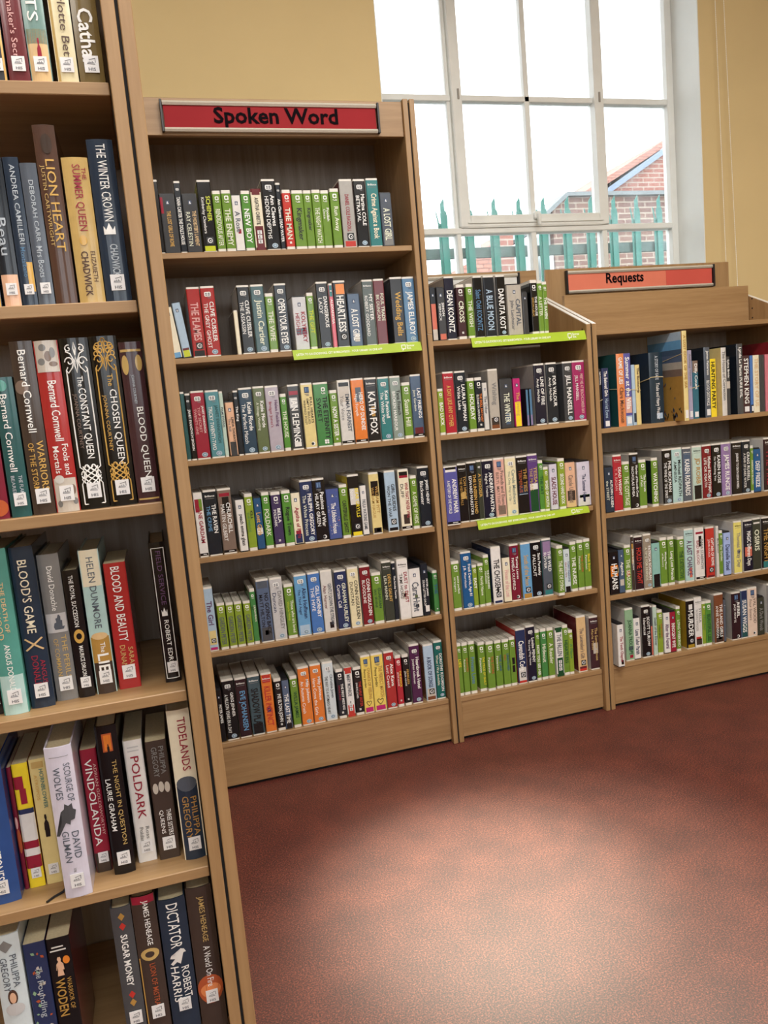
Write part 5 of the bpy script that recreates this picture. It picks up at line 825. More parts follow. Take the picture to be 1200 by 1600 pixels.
# low middle bookcase
low = tag(empty('bookcase'), 'low beech bookcase of audiobooks between the tall bookcase and the Requests one', 'bookcase')
b = MB(); upright(b, A_, B_, 0, 1.4495, 1.597); b.build('side_panel', WZ_, low, 0.0015)
b = MB(); upright(b, W2 - B_, W2 - A_, 0, 1.4495, 1.597); b.build('side_panel', WZ_, low, 0.0015)
boxobj('joint_strip', W2 - A_, W2 + A_, 0.006, D_ - 0.02, 0, 1.44, M_DARKGAP, low)
boxobj('back_panel', B_, W2 - B_, 0.357, 0.372, 0.012, 1.56, M_BACK, low)
boxobj('sign_board', B_ + 0.004, 0.598, 0.339, 0.356, 1.44, 1.70, WX_, low, 0.001)
for z in CZ: shelf(low, B_, W2 - B_, 0, z, 0.34 if z < 1.3 else 0.32)
plinth(low, B_, W2 - B_, 0, CZ[-1])
sign(low, 0.115, 0.512, 0.330, 1.60, 1.690, '', paint('white_sign_card', (214, 214, 210), 0.4))
pegs(low, W2 - B_, -1, 0.03, (1.435,))
# Requests bookcase
req = tag(empty('bookcase'), 'low beech bookcase with coral Requests sign and an empty top shelf', 'bookcase')
b = MB(); upright(b, W2 + A_, W2 + B_, 0, 1.4495, 1.597); b.build('side_panel', WZ_, req, 0.0015)
b = MB(); upright(b, W2 + W3 - B_, W2 + W3 - A_, 0, 1.4495, 1.597); b.build('side_panel', WZ_, req, 0.0015)
boxobj('back_panel', W2 + B_, W2 + W3 - B_, 0.357, 0.372, 0.012, 1.56, M_BACK, req)
boxobj('sign_board', 0.640, W2 + W3 - B_ + 0.012, 0.345, 0.3565, 1.44, 1.7015, WZ_, req, 0.001)
boxobj('middle_board', W2 + B_ + 0.001, W2 + W3 - B_ - 0.002, 0.217, 0.234, 1.428, 1.582, WX_, req, 0.0015)
for i, z in enumerate(RZ): shelf(req, W2 + B_, W2 + W3 - B_, 0, z, 0.34 if i else 0.325)
plinth(req, W2 + B_, W2 + W3 - B_, 0, RZ[-1])
sign(req, 0.729, 1.416, 0.335, 1.6035, 1.690, 'Requests', M_CORAL, ((1.188, 1.412, M_CORALD), (0.733, 0.796, M_CORAL)), 0.175, 0.052, 0.905, 1.624)
pegs(req, W2 + W3 - B_, -1, 0.200, (1.527, 1.488, 1.450))
M_EDGE_GLARE = paint('painted_glare_white', (238, 236, 230), 0.25, 0.6, 0.02, 40)  # window glare on the sloped panel tops, painted as white strips
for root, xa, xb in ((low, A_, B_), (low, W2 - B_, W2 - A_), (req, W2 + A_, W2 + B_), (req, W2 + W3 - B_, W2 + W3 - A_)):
    b = MB(); b.prism([(0.002, 1.4503), (D_ - 0.015, 1.5973), (D_ - 0.015, 1.5988), (0.002, 1.4518)], 'x', xa + 0.0006, xb - 0.0006); b.build('top_glare_strip', M_EDGE_GLARE, root)
# near bookcase on the left
NY, NX = -1.3612, -0.8753
TN, GN = 0.0181, 0.0045
nb0, nb1 = NX - TN, NX - TN - GN
NXI = nb1 - TN
NXL = NXI - 0.85
near = tag(empty('bookcase'), 'near beech bookcase of historical fiction hardbacks along the left edge', 'bookcase')
b = MB(); b.box(nb1 - TN, nb1, NY, NY + 0.36, 0, 2.25); b.build('side_panel', WZ_, near, 0.0012)
b = MB(); b.box(NXL - TN, NXL, NY, NY + 0.36, 0, 2.25); b.build('side_panel', WZ_, near, 0.0012)
boxobj('end_panel', nb0, NX, NY, NY + 0.36, 0, 2.25, WZ_, near, 0.0012)
boxobj('joint_strip', nb1, nb0, NY + 0.004, NY + 0.35, 0, 2.24, M_DARKGAP, near)
boxobj('back_panel', NXL, NXI, NY + 0.345, NY + 0.358, 0.012, 2.24, M_BACK, near)
boxobj('top_panel', NXL, NXI, NY + 0.03, NY + 0.345, 2.22, 2.24, WX_, near)
for z in NZ: shelf(near, NXL, NXI, NY, z, 0.328)
plinth(near, NXL, NXI, NY, NZ[-1])

# green shelf strips
M_STRIP = paint('lime_strip_card', (168, 196, 48), 0.4, 0.4, 0.03, 20)
M_STRIPW = paint('strip_white', (240, 244, 226), 0.5)
LINE = 'LISTEN TO EAUDIOBOOKS. GET BORROWBOX - YOUR LIBRARY IN ONE APP'
def strip(name_label, x0, x1, ztop, zl0, zr0, lip=True):
    """folded card: a lip lying on the shelf and a flap hanging over its front edge"""
    o = empty('shelf_strip', (x0, REC, ztop)); wd = x1 - x0
    yb = -0.0042; hl, hr = zl0, zr0
    b = MB()
    for (ya, yc) in ((yb, yb - 0.0008),):
        b.v += [(0, ya, 0.0015), (wd, ya, 0.0015), (wd + 0.003, ya - 0.006, -hr), (0.002, ya - 0.006, -hl), (0, yc, 0.0015), (wd, yc, 0.0015), (wd + 0.003, yc - 0.006, -hr), (0.002, yc - 0.006, -hl)]
        for f in ((0, 1, 2, 3), (4, 7, 6, 5), (0, 4, 5, 1), (1, 5, 6, 2), (2, 6, 7, 3), (3, 7, 4, 0)): b.f.append(f); b.m.append(0)
    fl = b.build('flap', M_STRIP, o)
    boxobj('lip', 0, wd, yb - 0.0008, 0.012, 0.0006, 0.0015, M_STRIP, o)
    tag(o, name_label, 'shelf strip', 'green shelf strips')
    def onflap(px, fz):  # fz 0 top .. 1 bottom
        h = hl + (hr - hl) * px / wd
        return (px, yb - 0.0014 - 0.006 * fz, 0.0015 - (h + 0.0015) * fz)
    g = GLYPHS[(LINE, True)]; L_ = wd * 0.66
    wording(LINE, True, M_STRIPW, fl, lambda u, v: onflap(0.012 + u / g[2] * L_, 0.62 - v / g[3] * 0.24))
    for s, fz, xo in (('Borrow', 0.46, 0.885), ('Box.', 0.74, 0.885)):
        g2 = GLYPHS[(s, True)]; k = 0.26
        wording(s, True, M_STRIPW, fl, lambda u, v: onflap(wd * xo + u * 0.0085, fz - v / g2[3] * k))
    lg = MB(); x_ = wd * 0.84
    def q(pa, pb, pc, pd): lg.quad(onflap(*pa), onflap(*pb), onflap(*pc), onflap(*pd))
    a, c = x_, x_ + 0.016; w_ = 0.0028
    q((a, .2), (c, .2), (c, .3), (a, .3)); q((a, .62), (c, .62), (c, .72), (a, .72)); q((a, .2), (a + w_, .2), (a + w_, .72), (a, .72)); q((c - w_, .2), (c, .2), (c, .72), (c - w_, .72)); q((a + .004, .72), (a + .009, .72), (a + .004, .9), (a + .003, .9))
    lg.build('logo', M_STRIPW, fl, fix=False)
strip('lime green paper strip hanging from the second shelf of the tall bookcase', -0.4595, -0.0215, SZ[1], 0.030, 0.028)
strip('lime green paper strip hanging from the top shelf of the low middle bookcase', 0.162, 0.602, CZ[0], 0.032, 0.031)
strip('lime green paper strip hanging from the third shelf of the low middle bookcase', 0.135, 0.578, CZ[2], 0.030, 0.021)

# ------------------------------------------------------------------ books
M_SHELL = paint('frosted_case', (226, 222, 214), 0.3, 0.5, 0.03, 50)
M_TRAY = paint('smoky_case_top', (186, 180, 168), 0.35, 0.5, 0.08, 30)
M_PAGES = paint('paper_pages', (206, 192, 158), 0.9, 0.2, 0.08, 300)
M_BLACKBOX = paint('black_box_plastic', (28, 28, 32), 0.35, 0.5, 0.05, 40)
M_INKW = ink('wh')
M_STICK = paint('white_label', (230, 230, 232), 0.5, 0.4, 0.02, 30)
M_STICKG = paint('label_grey', (92, 94, 102), 0.6)
M_PALEBLUE = paint('pale_oval', (176, 196, 210), 0.4)

def rrect(w, h, r, n=4):
    pts = []
    for cx, cy, a0 in ((w / 2 - r, h / 2 - r, 0), (-w / 2 + r, h / 2 - r, 90), (-w / 2 + r, -h / 2 + r, 180), (w / 2 - r, -h / 2 + r, 270)):
        for i in range(n + 1):
            a = R(a0 + 90 * i / n); pts.append((cx + r * math.cos(a), cy + r * math.sin(a)))
    return pts
def mark_mesh(name, polys, mats):
    """flat printed mark in the xz plane, unit sized, facing -y; polys = [(outline, material index)]"""
    me = bpy.data.meshes.new(name); v = []; f = []; mi = []
    for li, (pts, k) in enumerate(polys):
        n = len(v); v += [(p[0], -0.0004 * li, p[1]) for p in pts]; f.append(tuple(range(n, n + len(pts)))); mi.append(k)
    me.from_pydata(v, [], f)
    for m in mats: me.materials.append(m)
    for p, k in zip(me.polygons, mi):
        p.material_index = k
    me.validate(); me.update()
    bm = bmesh.new(); bm.from_mesh(me)
    for fc in bm.faces:
        if fc.normal.y > 0: fc.normal_flip()
    bm.to_mesh(me); bm.free()
    return me
def rect(x0, x1, z0, z1): return [(x0, z0), (x1, z0), (x1, z1), (x0, z1)]
def disc(cx, cz, r, n=20, sx=1.0): return [(cx + sx * r * math.cos(2 * math.pi * i / n), cz + r * math.sin(2 * math.pi * i / n)) for i in range(n)]
def shift(pts, dx, dz): return [(p[0] + dx, p[1] + dz) for p in pts]
g1, g2 = paint('print_grey', (120, 122, 128), 0.5), paint('print_blue_grey', (92, 122, 150), 0.5)
MARK = {
 'badge': mark_mesh('badge', [(rrect(1, .72, .2), 0), (rect(-.34, -.08, .04, .22), 1), (rect(.04, .34, .04, .22), 1), (rect(-.34, -.08, -.2, -.04), 1), (rect(.04, .34, -.2, -.04), 1), (rect(-.1, .45, -.52, -.46), 1), (rect(.0, .45, -.66, -.6), 1)], [M_INKW, g1]),
 'oval': mark_mesh('oval_emblem', [(disc(0, 0, .5, 20, 1.25), 0), (disc(0, 0, .34, 16, 1.3), 1), (disc(.02, 0, .22, 14, 1.3), 0)], [M_PALEBLUE, g2]),
 'disc': mark_mesh('disc_emblem', [(rect(-.5, .5, -.5, .5), 0), (disc(0, 0, .36), 1), (disc(.03, 0, .24), 0), (disc(.06, -.04, .09, 10), 1)], [paint('print_black', (30, 34, 36), 0.5), M_STICK]),
 'weave': mark_mesh('woven_emblem', [(rrect(.44, .44, .12), 0)] + [(shift(rrect(.44, .44, .12), .5, 0), 0), (shift(rrect(.44, .44, .12), 0, -.5), 0), (shift(rrect(.44, .44, .12), .5, -.5), 0), (rect(.1, .4, -.3, -.2), 1), (rect(.2, .3, -.45, -.05), 1)], [M_INKW, g1]),
 'blue_logo': mark_mesh('square_logo', [(rect(-.5, .5, -.7, .5), 0), (rect(-.3, -.05, -.5, .35), 1), (rect(.08, .18, -.5, .35), 1), (rect(.28, .38, -.5, .35), 1), (rect(-.5, .5, -1.0, -.88), 2), (rect(-.2, .4, -1.25, -1.13), 2)], [paint('print_navy', (44, 66, 104), 0.5), paint('print_sky', (110, 140, 180), 0.5), g1]),
 'moon': mark_mesh('moon_emblem', [(disc(0, 0, .5), 0), (disc(-.16, .02, .34, 14), 1)], [M_STICK, paint('print_black', (30, 34, 36), 0.5)]),
 'heart': mark_mesh('heart_emblem', [([(0, -.5), (.42, -.02), (.46, .26), (.26, .44), (.02, .24), (-.22, .44), (-.46, .26), (-.4, -.05)], 0), ([(0, -.36), (.32, 0), (.34, .22), (.24, .32), (.02, .12), (-.2, .32), (-.35, .22), (-.3, -.02)], 1)], [paint('print_brown', (70, 52, 40), 0.5), gloss('yellow2')]),
 'ship': mark_mesh('ship_logo', [(rect(-.5, .5, -.62, .62), 0), ([(-.28, -.38), (.3, -.38), (.36, -.1), (.05, -.12), (.16, .3), (-.08, .42), (-.2, .06), (-.3, -.1)], 1)], [paint('print_navy2', (52, 72, 104), 0.5), M_STICK]),
}
def q_logo_mesh():
    me = [(rrect(1, 1, .26), 0), (rrect(.52, .5, .14), 1), ([(.1, -.2), (.5, -.5), (.5, -.24), (.28, -.1)], 0), (rect(-.5, -.38, -1.0, -.74), 0), (rect(.0, .5, -.88, -.8), 0), (rect(-.3, .5, -1.14, -1.02), 0)]
    return me
QL = {}
def q_logo(bg):
    if bg not in QL: QL[bg] = mark_mesh('case_logo', q_logo_mesh(), [M_INKW, gloss(bg)])
    return QL[bg]
def put_mark(me, name, parent, x, y, z, sx, sz=None):
    o = bpy.data.objects.new(name, me); C.objects.link(o); o.parent = parent; o.location = (x, y, z); o.scale = (sx, 1, sz if sz else sx)
    return o
def ship_sticker(parent, w, h, yf, zlow=0.016):
    sw = min(0.019, w * 0.62); s_h = sw * 1.15; z = zlow + s_h / 2; x = 0.001
    y = yf(x) - 0.0012
    b = MB(); b.box(x - sw / 2, x + sw / 2, y - 0.0003, y + 0.0004, z - s_h / 2, z + s_h / 2)
    o = b.build('spine_label', M_STICK, parent)
    b = MB(); k = sw
    def q(p): b.v.extend([(x + a * k, y - 0.0006, z + c * k) for a, c in p]); n = len(b.v) - len(p); b.f.append(tuple(range(n, n + len(p)))); b.m.append(0)
    q([(-.3, .0), (-.26, .0), (-.18, .14), (-.2, .16)]); q([(-.1, .1), (-.06, .1), (-.06, .2), (-.1, .2)]); q([(-.18, .3), (.3, .42), (.3, .38), (-.12, .27)]); q([(.26, .1), (.3, .1), (.3, .4), (.26, .4)]); q([(-.25, 0), (.25, -.02), (.25, .02), (-.25, .04)]); q([(.05, .08), (.09, .08), (.09, .22), (.05, .22)]); q([(-.2, .08), (.2, .08), (.2, .11), (-.2, .11)])
    b.build('ship_symbol', M_STICKG, o, fix=False)
    g = GLYPHS[('HIS', True)]
    wording('HIS', True, M_STICKG, o, lambda u, v: (x - .24 * k + u / g[2] * .5 * k, y - 0.0006, z - .46 * k + v / g[3] * .22 * k))

def lay_lines(parent, text, tcs, w, h, yf, zt, zb, sequential, bold0=True):
    lines = [s for s in text.split('|')]
    cs = tcs.split(',') if tcs else ['wh']
    n = len(lines)
    if sequential and (n > 1 or '/' in text):
        tot = sum(max(4, max(len(q) for q in s.split('/'))) for s in lines); z = zt * h; avail = (zt - zb) * h; gap = avail * 0.05
        for i, s in enumerate(lines):
            L_ = (avail - gap * (n - 1)) * max(4, max(len(q) for q in s.split('/'))) / tot
            sub = s.split('/'); ck = cs[min(i, len(cs) - 1)]
            if len(sub) == 1: one_line(parent, s, i == 0, ck, 0.0, w * (0.62 if len(s) < 12 else 0.5), z, L_, yf)
            else:
                for j, q in enumerate(sub): one_line(parent, q, i == 0, ck, w * (0.2 - 0.4 * j), w * 0.32, z, L_, yf)
            z -= L_ + gap
        return
    for i, s in enumerate(lines):
        cw = w * (0.86 / n); x = (n - 1) / 2 * cw - i * cw
        fill = 0.70 if n == 1 else 0.74
        zs = zt - (0.02 * i)
        one_line(parent, s, bold0 and i == 0, cs[min(i, len(cs) - 1)], x, cw * fill * (1 if i == 0 or n == 1 else 0.9), zs * h, (zs - zb) * h, yf)
def one_line(parent, s, bold, ck, x, size, ztop, avail, yf, exact=False):
    g = GLYPHS.get((s, bold))
    if not g: return
    asp = g[2] / g[3]; gh = size; L_ = asp * gh
    if exact:
        if L_ < avail * 0.55: gh = min(gh * 1.25, avail * 0.8 / asp)
        L_ = avail
    elif L_ > avail:
        if L_ > avail * 1.7: gh *= max(0.45, avail * 1.7 / L_)
        L_ = avail
    elif L_ < avail * 0.6: L_ = min(avail * 0.6, L_ * 1.3)
    sx, sy = L_ / g[2], gh / g[3]
    wording(s, bold, ink(ck), parent, lambda u, v: (x - gh / 2 + v * sy, yf(x - gh / 2 + v * sy) - 0.0013, ztop - u * sx), cuts=abs(yf(0) - yf(0.006)) > 0.0001)

def spine_fn(kind, w):
    if kind == 'H':
        bul = min(0.0045, w * 0.13)
        return lambda x: -bul * max(0.0, 1 - (2 * x / w) ** 2) + 0.0
    r = 0.0035
    def f(x):
        e = abs(x) - (w / 2 - r)
        return r - math.sqrt(max(0, r * r - e * e)) if e > 0 else 0.0
    return f
def u_outline(w, d, yf, n=8):
    xs = [-w / 2 + w * i / n for i in range(n + 1)]
    if n == 8: xs = sorted(set([-w / 2, -w / 2 + .001, -w / 2 + .0022, -w / 2 + .0035] + [w / 2, w / 2 - .001, w / 2 - .0022, w / 2 - .0035] + [0.0]))
    return [(-w / 2, d)] + [(x, yf(x)) for x in xs] + [(w / 2, d)]
def wrap_sheet(name, parent, w, d, z0, z1, yf, off, mats, kind, spine_mi=0, side_mi=1):
    """thin printed sheet following front, spine and back; thickness 0.5 mm"""
    n = 10 if kind == 'H' else 8
    out = u_outline(w + 2 * off, d, lambda x: yf(x * w / (w + 2 * off)) - off, n)
    inn = u_outline(w, d, yf, n)
    b = MB(); k = len(out)
    for ring, z in ((out, z0), (out, z1), (inn, z0), (inn, z1)): b.v += [(p[0], p[1], z) for p in ring]
    for i in range(k - 1):
        mi = side_mi if (i == 0 or i == k - 2) else spine_mi
        b.f.append((i, i + 1, k + i + 1, k + i)); b.m.append(mi)
        b.f.append((2 * k + i + 1, 2 * k + i, 3 * k + i, 3 * k + i + 1)); b.m.append(mi)
        b.f.append((k + i, k + i + 1, 3 * k + i + 1, 3 * k + i)); b.m.append(mi)
        b.f.append((i + 1, i, 2 * k + i, 2 * k + i + 1)); b.m.append(mi)
    o = b.build(name, mats, parent)
    return o
def band(parent, w, h, yf, key, z0, z1, x0=0.0, x1=1.0):
    """printed panel on the spine, following its curve"""
    xa, xb = -w / 2 + w * x0, -w / 2 + w * x1
    if x0 == 0: xa += 0.0003
    if x1 == 1: xb -= 0.0003
    n = 8; b = MB()
    xs = [xa + (xb - xa) * i / n for i in range(n + 1)]
    for z in (z0 * h, z1 * h): b.v += [(x, yf(x) - 0.0009, z) for x in xs]
    for i in range(n): b.f.append((i, i + 1, n + 2 + i, n + 1 + i)); b.m.append(0)
    return b.build('printed_panel', gloss(key), parent, fix=False)

def art(parent, w, h, yf, shape, key, z0, z1, x0, x1):
    """small printed picture on a spine, cut to a silhouette that follows the curve"""
    if shape == 'r': return band(parent, w, h, yf, key, z0, z1, x0, x1)
    S = {'d': [(0, .5), (.5, 0), (0, -.5), (-.5, 0)],
         'c': [(-.5, -.5), (.5, -.5), (.5, .25), (.28, -.1), (0, .5), (-.28, -.1), (-.5, .25)],
         'f': [(-.12, .5), (.1, .5), (.16, .36), (.1, .26), (.3, .12), (.34, -.2), (.2, -.2), (.28, -.5), (-.3, -.5), (-.22, -.2), (-.36, -.18), (-.3, .12), (-.1, .26), (-.18, .38)],
         's': [(-.4, -.5), (.4, -.5), (.5, -.3), (.3, -.3), (.34, .1), (.2, .12), (.22, .36), (.1, .5), (.0, .5), (-.1, .3), (-.26, .26), (-.22, .0), (-.4, -.05), (-.34, -.3), (-.5, -.3)],
         'm': [(-.5, -.5), (-.36, -.5), (.0, -.1), (.18, -.18), (.22, -.05), (.4, -.02), (.36, .1), (.5, .24), (.38, .3), (.36, .48), (.2, .42), (.04, .5), (.0, .34), (-.16, .26), (-.06, .12), (-.14, -.02)],
         'h': [(-.5, -.4), (-.36, -.5), (-.1, -.3), (.1, -.46), (.2, -.2), (.14, .0), (.36, .2), (.5, .2), (.4, .42), (.2, .5), (.1, .32), (-.1, .1), (-.4, .14), (-.5, -.06), (-.2, -.1)]}
    cx, cz, sw, sz_ = (x0 + x1 - 1) / 2 * w, (z0 + z1) / 2 * h, (x1 - x0) * w, (z1 - z0) * h
    polys = [S[shape]] if shape in S else [[(-.5, -.42), (-.42, -.5), (.5, .42), (.42, .5)], [(-.5, .42), (.42, -.5), (.5, -.42), (-.42, .5)]] if shape == 'x' else [[(.5 * math.cos(R(a)), .5 * math.sin(R(a))) for a in range(0, 360, 20)]]
    bm = bmesh.new()
    for p in polys: bm.faces.new([bm.verts.new((cx + u * sw, 0, cz + v * sz_)) for u, v in p])
    bmesh.ops.triangulate(bm, faces=bm.faces[:])
    for i in range(1, 6): bmesh.ops.bisect_plane(bm, geom=bm.verts[:] + bm.edges[:] + bm.faces[:], plane_co=(cx + sw * (i / 6 - .5), 0, 0), plane_no=(1, 0, 0))
    for v in bm.verts: v.co.y = yf(max(-w / 2, min(w / 2, v.co.x))) - 0.00100 - art.lift
    art.lift = (art.lift + 0.00004) % 0.00012
    me = bpy.data.meshes.new('printed_picture'); bm.to_mesh(me); bm.free(); me.materials.append(gloss(key))
    o = bpy.data.objects.new('printed_picture', me); C.objects.link(o); o.parent = parent
    return o
art.lift = 0.0
def shell_mesh(w, d, h, yf, tray=True, tmat=1):
    """plastic clamshell: rounded spine, recessed top with a seam ridge"""
    b = MB(); ring = u_outline(w, d, yf, 8); b.prism(ring, 'z', 0, h - (0.0026 if tray else 0), 0, True)
    if tray:
        t = 0.0022
        for (x0, x1, y0, y1) in ((-w / 2 + .0006, -w / 2 + t, 0.004, d), (w / 2 - t, w / 2 - .0006, 0.004, d), (-w / 2 + t, w / 2 - t, d - t, d)): b.box(x0, x1, y0, y1, h - 0.0026, h, tmat)
        b.prism(u_outline(w, 0.007, yf, 8), 'z', h - 0.0026, h, 0)
        b.box(-w * 0.06, w * 0.06, 0.007, d - t, h - 0.0025, h - 0.001, tmat)
        b.box(-w / 2 + t, w / 2 - t, 0.007, d - t, h - 0.0027, h - 0.0024, tmat)
    return b
def orn_frame(parent, w, h, yf, key):
    """ornamental double frame with scrolls and a knot, printed on the spine"""
    b = MB(); m = ink(key)
    def pt(u, v): x = max(-.46, min(.46, u)) * w; return (x, yf(x) - 0.0008, v * h)
    def line(pts, r=0.0009): b.tube([pt(*p) for p in pts], r, 5)
    gold = key == 'gold'
    for s in (-1, 1):
        line([(s * .36, .03), (s * .36, .15), (s * .3, .165), (s * .34, .18), (s * .22, .2)])
        line([(s * .24, .235), (s * .36, .25), (s * .37, .5), (s * .36, .82), (s * .3, .835)])
        line([(s * .37, .25), (s * .38, .5), (s * .37, .82)], .0006)
        # woven knot above the foot
        for ph in (0, 1, 2): line([(s * .26 * math.sin(1.2 + ph * 2.1 + 3.4 * t), .155 + .1 * t) for t in [i / 14 for i in range(15)]])
        line([(s * (.26 + .08 * math.cos(a)), .205 + .022 * math.sin(a)) for a in [i * .6 for i in range(11)]])
        line([(s * (.12 + .08 * math.cos(a)), .245 + .018 * math.sin(a)) for a in [i * .6 for i in range(11)]])
        # scrolls at the head
        line([(s * (.22 + (.17 - .011 * i) * math.cos(i * .55)), .865 + (.03 - .002 * i) * math.sin(i * .55)) for i in range(13)])
        line([(s * .37, .82), (s * .3, .80), (s * .14, .83), (s * .06, .87), (s * .16, .91), (s * .32, .925)])
        line([(s * (.22 + (.13 - .008 * i) * math.cos(-i * .55 + 2)), .94 + (.022 - .0014 * i) * math.sin(-i * .55 + 2)) for i in range(13)])
        if gold:
            for cx, cz in ((.1, .955), (.28, .935), (.14, .915), (.3, .9), (.0, .975)): line([(s * cx + .07 * math.cos(a), cz + .013 * math.sin(a)) for a in [i * .63 for i in range(11)]])
    line([(-.36, .03), (.36, .03)]); line([(-.05, .84), (0, .9), (.05, .84), (0, .8), (-.05, .84)]); line([(0, .9), (.04, .94), (0, .975), (-.04, .94), (0, .9)])
    b.build('ornament', m, parent, fix=False)
def floral(parent, w, h, yf, style):
    rnd = random.Random(len(style)); b = MB()
    for i in range(34 if style == 'floral' else 26):
        u = rnd.uniform(-.4, .4); v = rnd.uniform(.05, .95)
        if style == 'floral2': u = rnd.choice((-1, 1)) * rnd.uniform(.28, .44)
        a = rnd.uniform(0, 6.28); L_ = rnd.uniform(.004, .009) * (1 if style == 'floral' else .6); wd = L_ * .35
        x, z = u * w, v * h; dx, dz = math.cos(a), math.sin(a)
        pts = [(x, z), (x + dx * L_ * .5 - dz * wd, z + dz * L_ * .5 + dx * wd), (x + dx * L_, z + dz * L_), (x + dx * L_ * .5 + dz * wd, z + dz * L_ * .5 - dx * wd)]
        if any(abs(p[0]) > w * .46 for p in pts): continue
        n = len(b.v); b.v += [(p[0], yf(p[0]) - 0.0009, p[1]) for p in pts]; b.f.append((n, n + 1, n + 2, n + 3)); b.m.append(rnd.choice((0, 0, 1, 2)))
    b.build('leaf_pattern', [gloss('stone'), gloss('rust'), gloss('sage')], parent, fix=False)

def make_book(bk, zs, rowkey, group):
    x0, y, w, h, kind, bg, text, tcs, marks, opt, label = bk
    name = {'A': 'audiobook_case', 'Q': 'audiobook_case', 'C': 'audiobook_case', 'N': 'audiobook_box', 'T': 'disc_case', 'H': 'hardback_book', 'P': 'paperback_book'}[kind]
    cat = 'book' if kind in 'HP' else 'audiobook'
    til = opt.get('tilt', 0)
    root = empty(name, (x0 + (0 if til else w / 2), y, zs + 0.0002), (0, R(-til), 0))
    tag(root, label, cat, group)
    if til: px = w / 2
    anchor = root
    yf = spine_fn(kind, w)
    side = opt.get('side')
    def place(o):
        if til: o.location.x += w / 2
        return o
    if kind in 'AQC':
        d = 0.18 if kind == 'A' else 0.158
        if w < 0.017 and kind == 'A': d = 0.17
        sh_ = place(shell_mesh(w, d, h, yf).build('case_shell', [M_SHELL, M_TRAY], root))
        zc = (0.022, 0.972) if kind == 'A' else (0.055, 0.945)
        sk = side if side else (bg if kind != 'A' else ('palegrey' if random.random() < 0.6 else 'warmgrey'))
        cov = wrap_sheet('cover_sheet', root, w, d - 0.004, zc[0] * h, zc[1] * h, yf, 0.0005, [gloss(bg), gloss(sk)], kind); place(cov)
    elif kind == 'N':
        d = 0.145
        b = shell_mesh(w, d, h, yf, True, 0); place(b.build('box_shell', [M_BLACKBOX, M_BLACKBOX], root))
        lid = MB(); lid.prism([(-w / 2 + .001, 0.006), (w / 2 - .001, 0.006), (w / 2 - .001, d), (-w / 2 + .001, d)], 'z', h, h + 0.004); place(lid.build('box_lid', M_BLACKBOX, root))
        cov = wrap_sheet('cover_sheet', root, w, d - 0.006, 0.02 * h, h - 0.0005, yf, 0.0005, [gloss(bg), gloss(bg if bg not in ('white', 'lilacwhite') else 'palegrey')], kind); place(cov)
        zc = (0.02, 1.0)
    elif kind == 'T':
        b = MB(); b.box(-w / 2, w / 2, 0, 0.14, 0, h); place(b.build('case_shell', gloss('ink'), root, 0.0006))
        cov = boxobj('cover_sheet', -w / 2 + .001, w / 2 - .001, -0.0006, 0.0, 0.004, h - 0.004, gloss(bg), root); zc = (0.03, .97)
    else:
        d = max(0.12, h * 0.64)
        ov = 0.003 if kind == 'H' else 0.0
        bt = 0.0022 if kind == 'H' else 0.0005
        cov = wrap_sheet('cover', root, w - 2 * bt, d, 0, h, yf, bt, [gloss(bg), gloss(side if side else bg)], kind)
        pg = MB(); pg.box(-w / 2 + bt + .0002, w / 2 - bt - .0002, 0.002, d - ov - .001, ov, h - ov - .0005)
        pg.build('page_block', M_PAGES, root)
        yf0 = yf; yf = (lambda x: yf0(x) - bt)
        zc = (0.0, 1.0)
    for bd in opt.get('bands', []): band(cov, w, h, yf, *bd)
    art.lift = 0.0
    for a in opt.get('art', []): art(cov, w, h, yf, *a)
    if kind == 'C':
        for i, ch in enumerate('BBC'):
            zz = h * (0.30 - 0.075 * i)
            put_mark(MARK['disc'] if False else BBCBOX, 'letter_box', cov, 0, yf(0) - 0.0012, zz, w * 0.42, h * 0.062)
    if opt.get('orn'): orn_frame(cov, w, h, yf, opt['orn'])
    if opt.get('orn2'): floral(cov, w, h, yf, opt['orn2'])
    if opt.get('frame'):
        fr = MB()
        for xa in (-.38, .38): fr.tube([(xa * w, yf(xa * w) - .0008, .03 * h), (xa * w, yf(xa * w) - .0008, .96 * h)], 0.0006, 5)
        for za in (.03, .96): fr.tube([(u * w, yf(u * w) - .0008, za * h) for u in (-.38, -.2, 0, .2, .38)], 0.0006, 5)
        fr.build('printed_border', M_INKW, cov, fix=False)
    if opt.get('diamonds'):
        for zz, kk in ((.94, 'ochre'), (.875, 'redcase'), (.41, 'redcase'), (.355, 'ochre')):
            dm = MB(); r_ = w * .17; c_ = [(0, zz * h + r_ * 1.3), (-r_, zz * h), (0, zz * h - r_ * 1.3), (r_, zz * h)]
            dm.v += [(p[0], yf(p[0]) - .0010, p[1]) for p in c_]; dm.f.append((0, 1, 2, 3)); dm.m.append(0); dm.build('diamond_motif', gloss(kk), cov, fix=False)
    if opt.get('ribbon'):
        rb = MB(); rb.v += [(-.012, .02, .001), (-.004, .02, .001), (-.016, -.012, .0012), (-.024, -.010, .0012), (-.034, -.022, .0006), (-.040, -.018, .0006)]
        rb.tube([(-w / 2 - .001, .03, .0022), (-w / 2 - .006, .014, .0022), (-w / 2 - .018, .006, .002), (-w / 2 - .027, -.004, .002)], 0.0018, 6)
        rb.v = rb.v[6:]; rb.f = [tuple(i - 6 for i in f) for f in rb.f]
        rb.build('bookmark_ribbon', M_BLACKP, root)
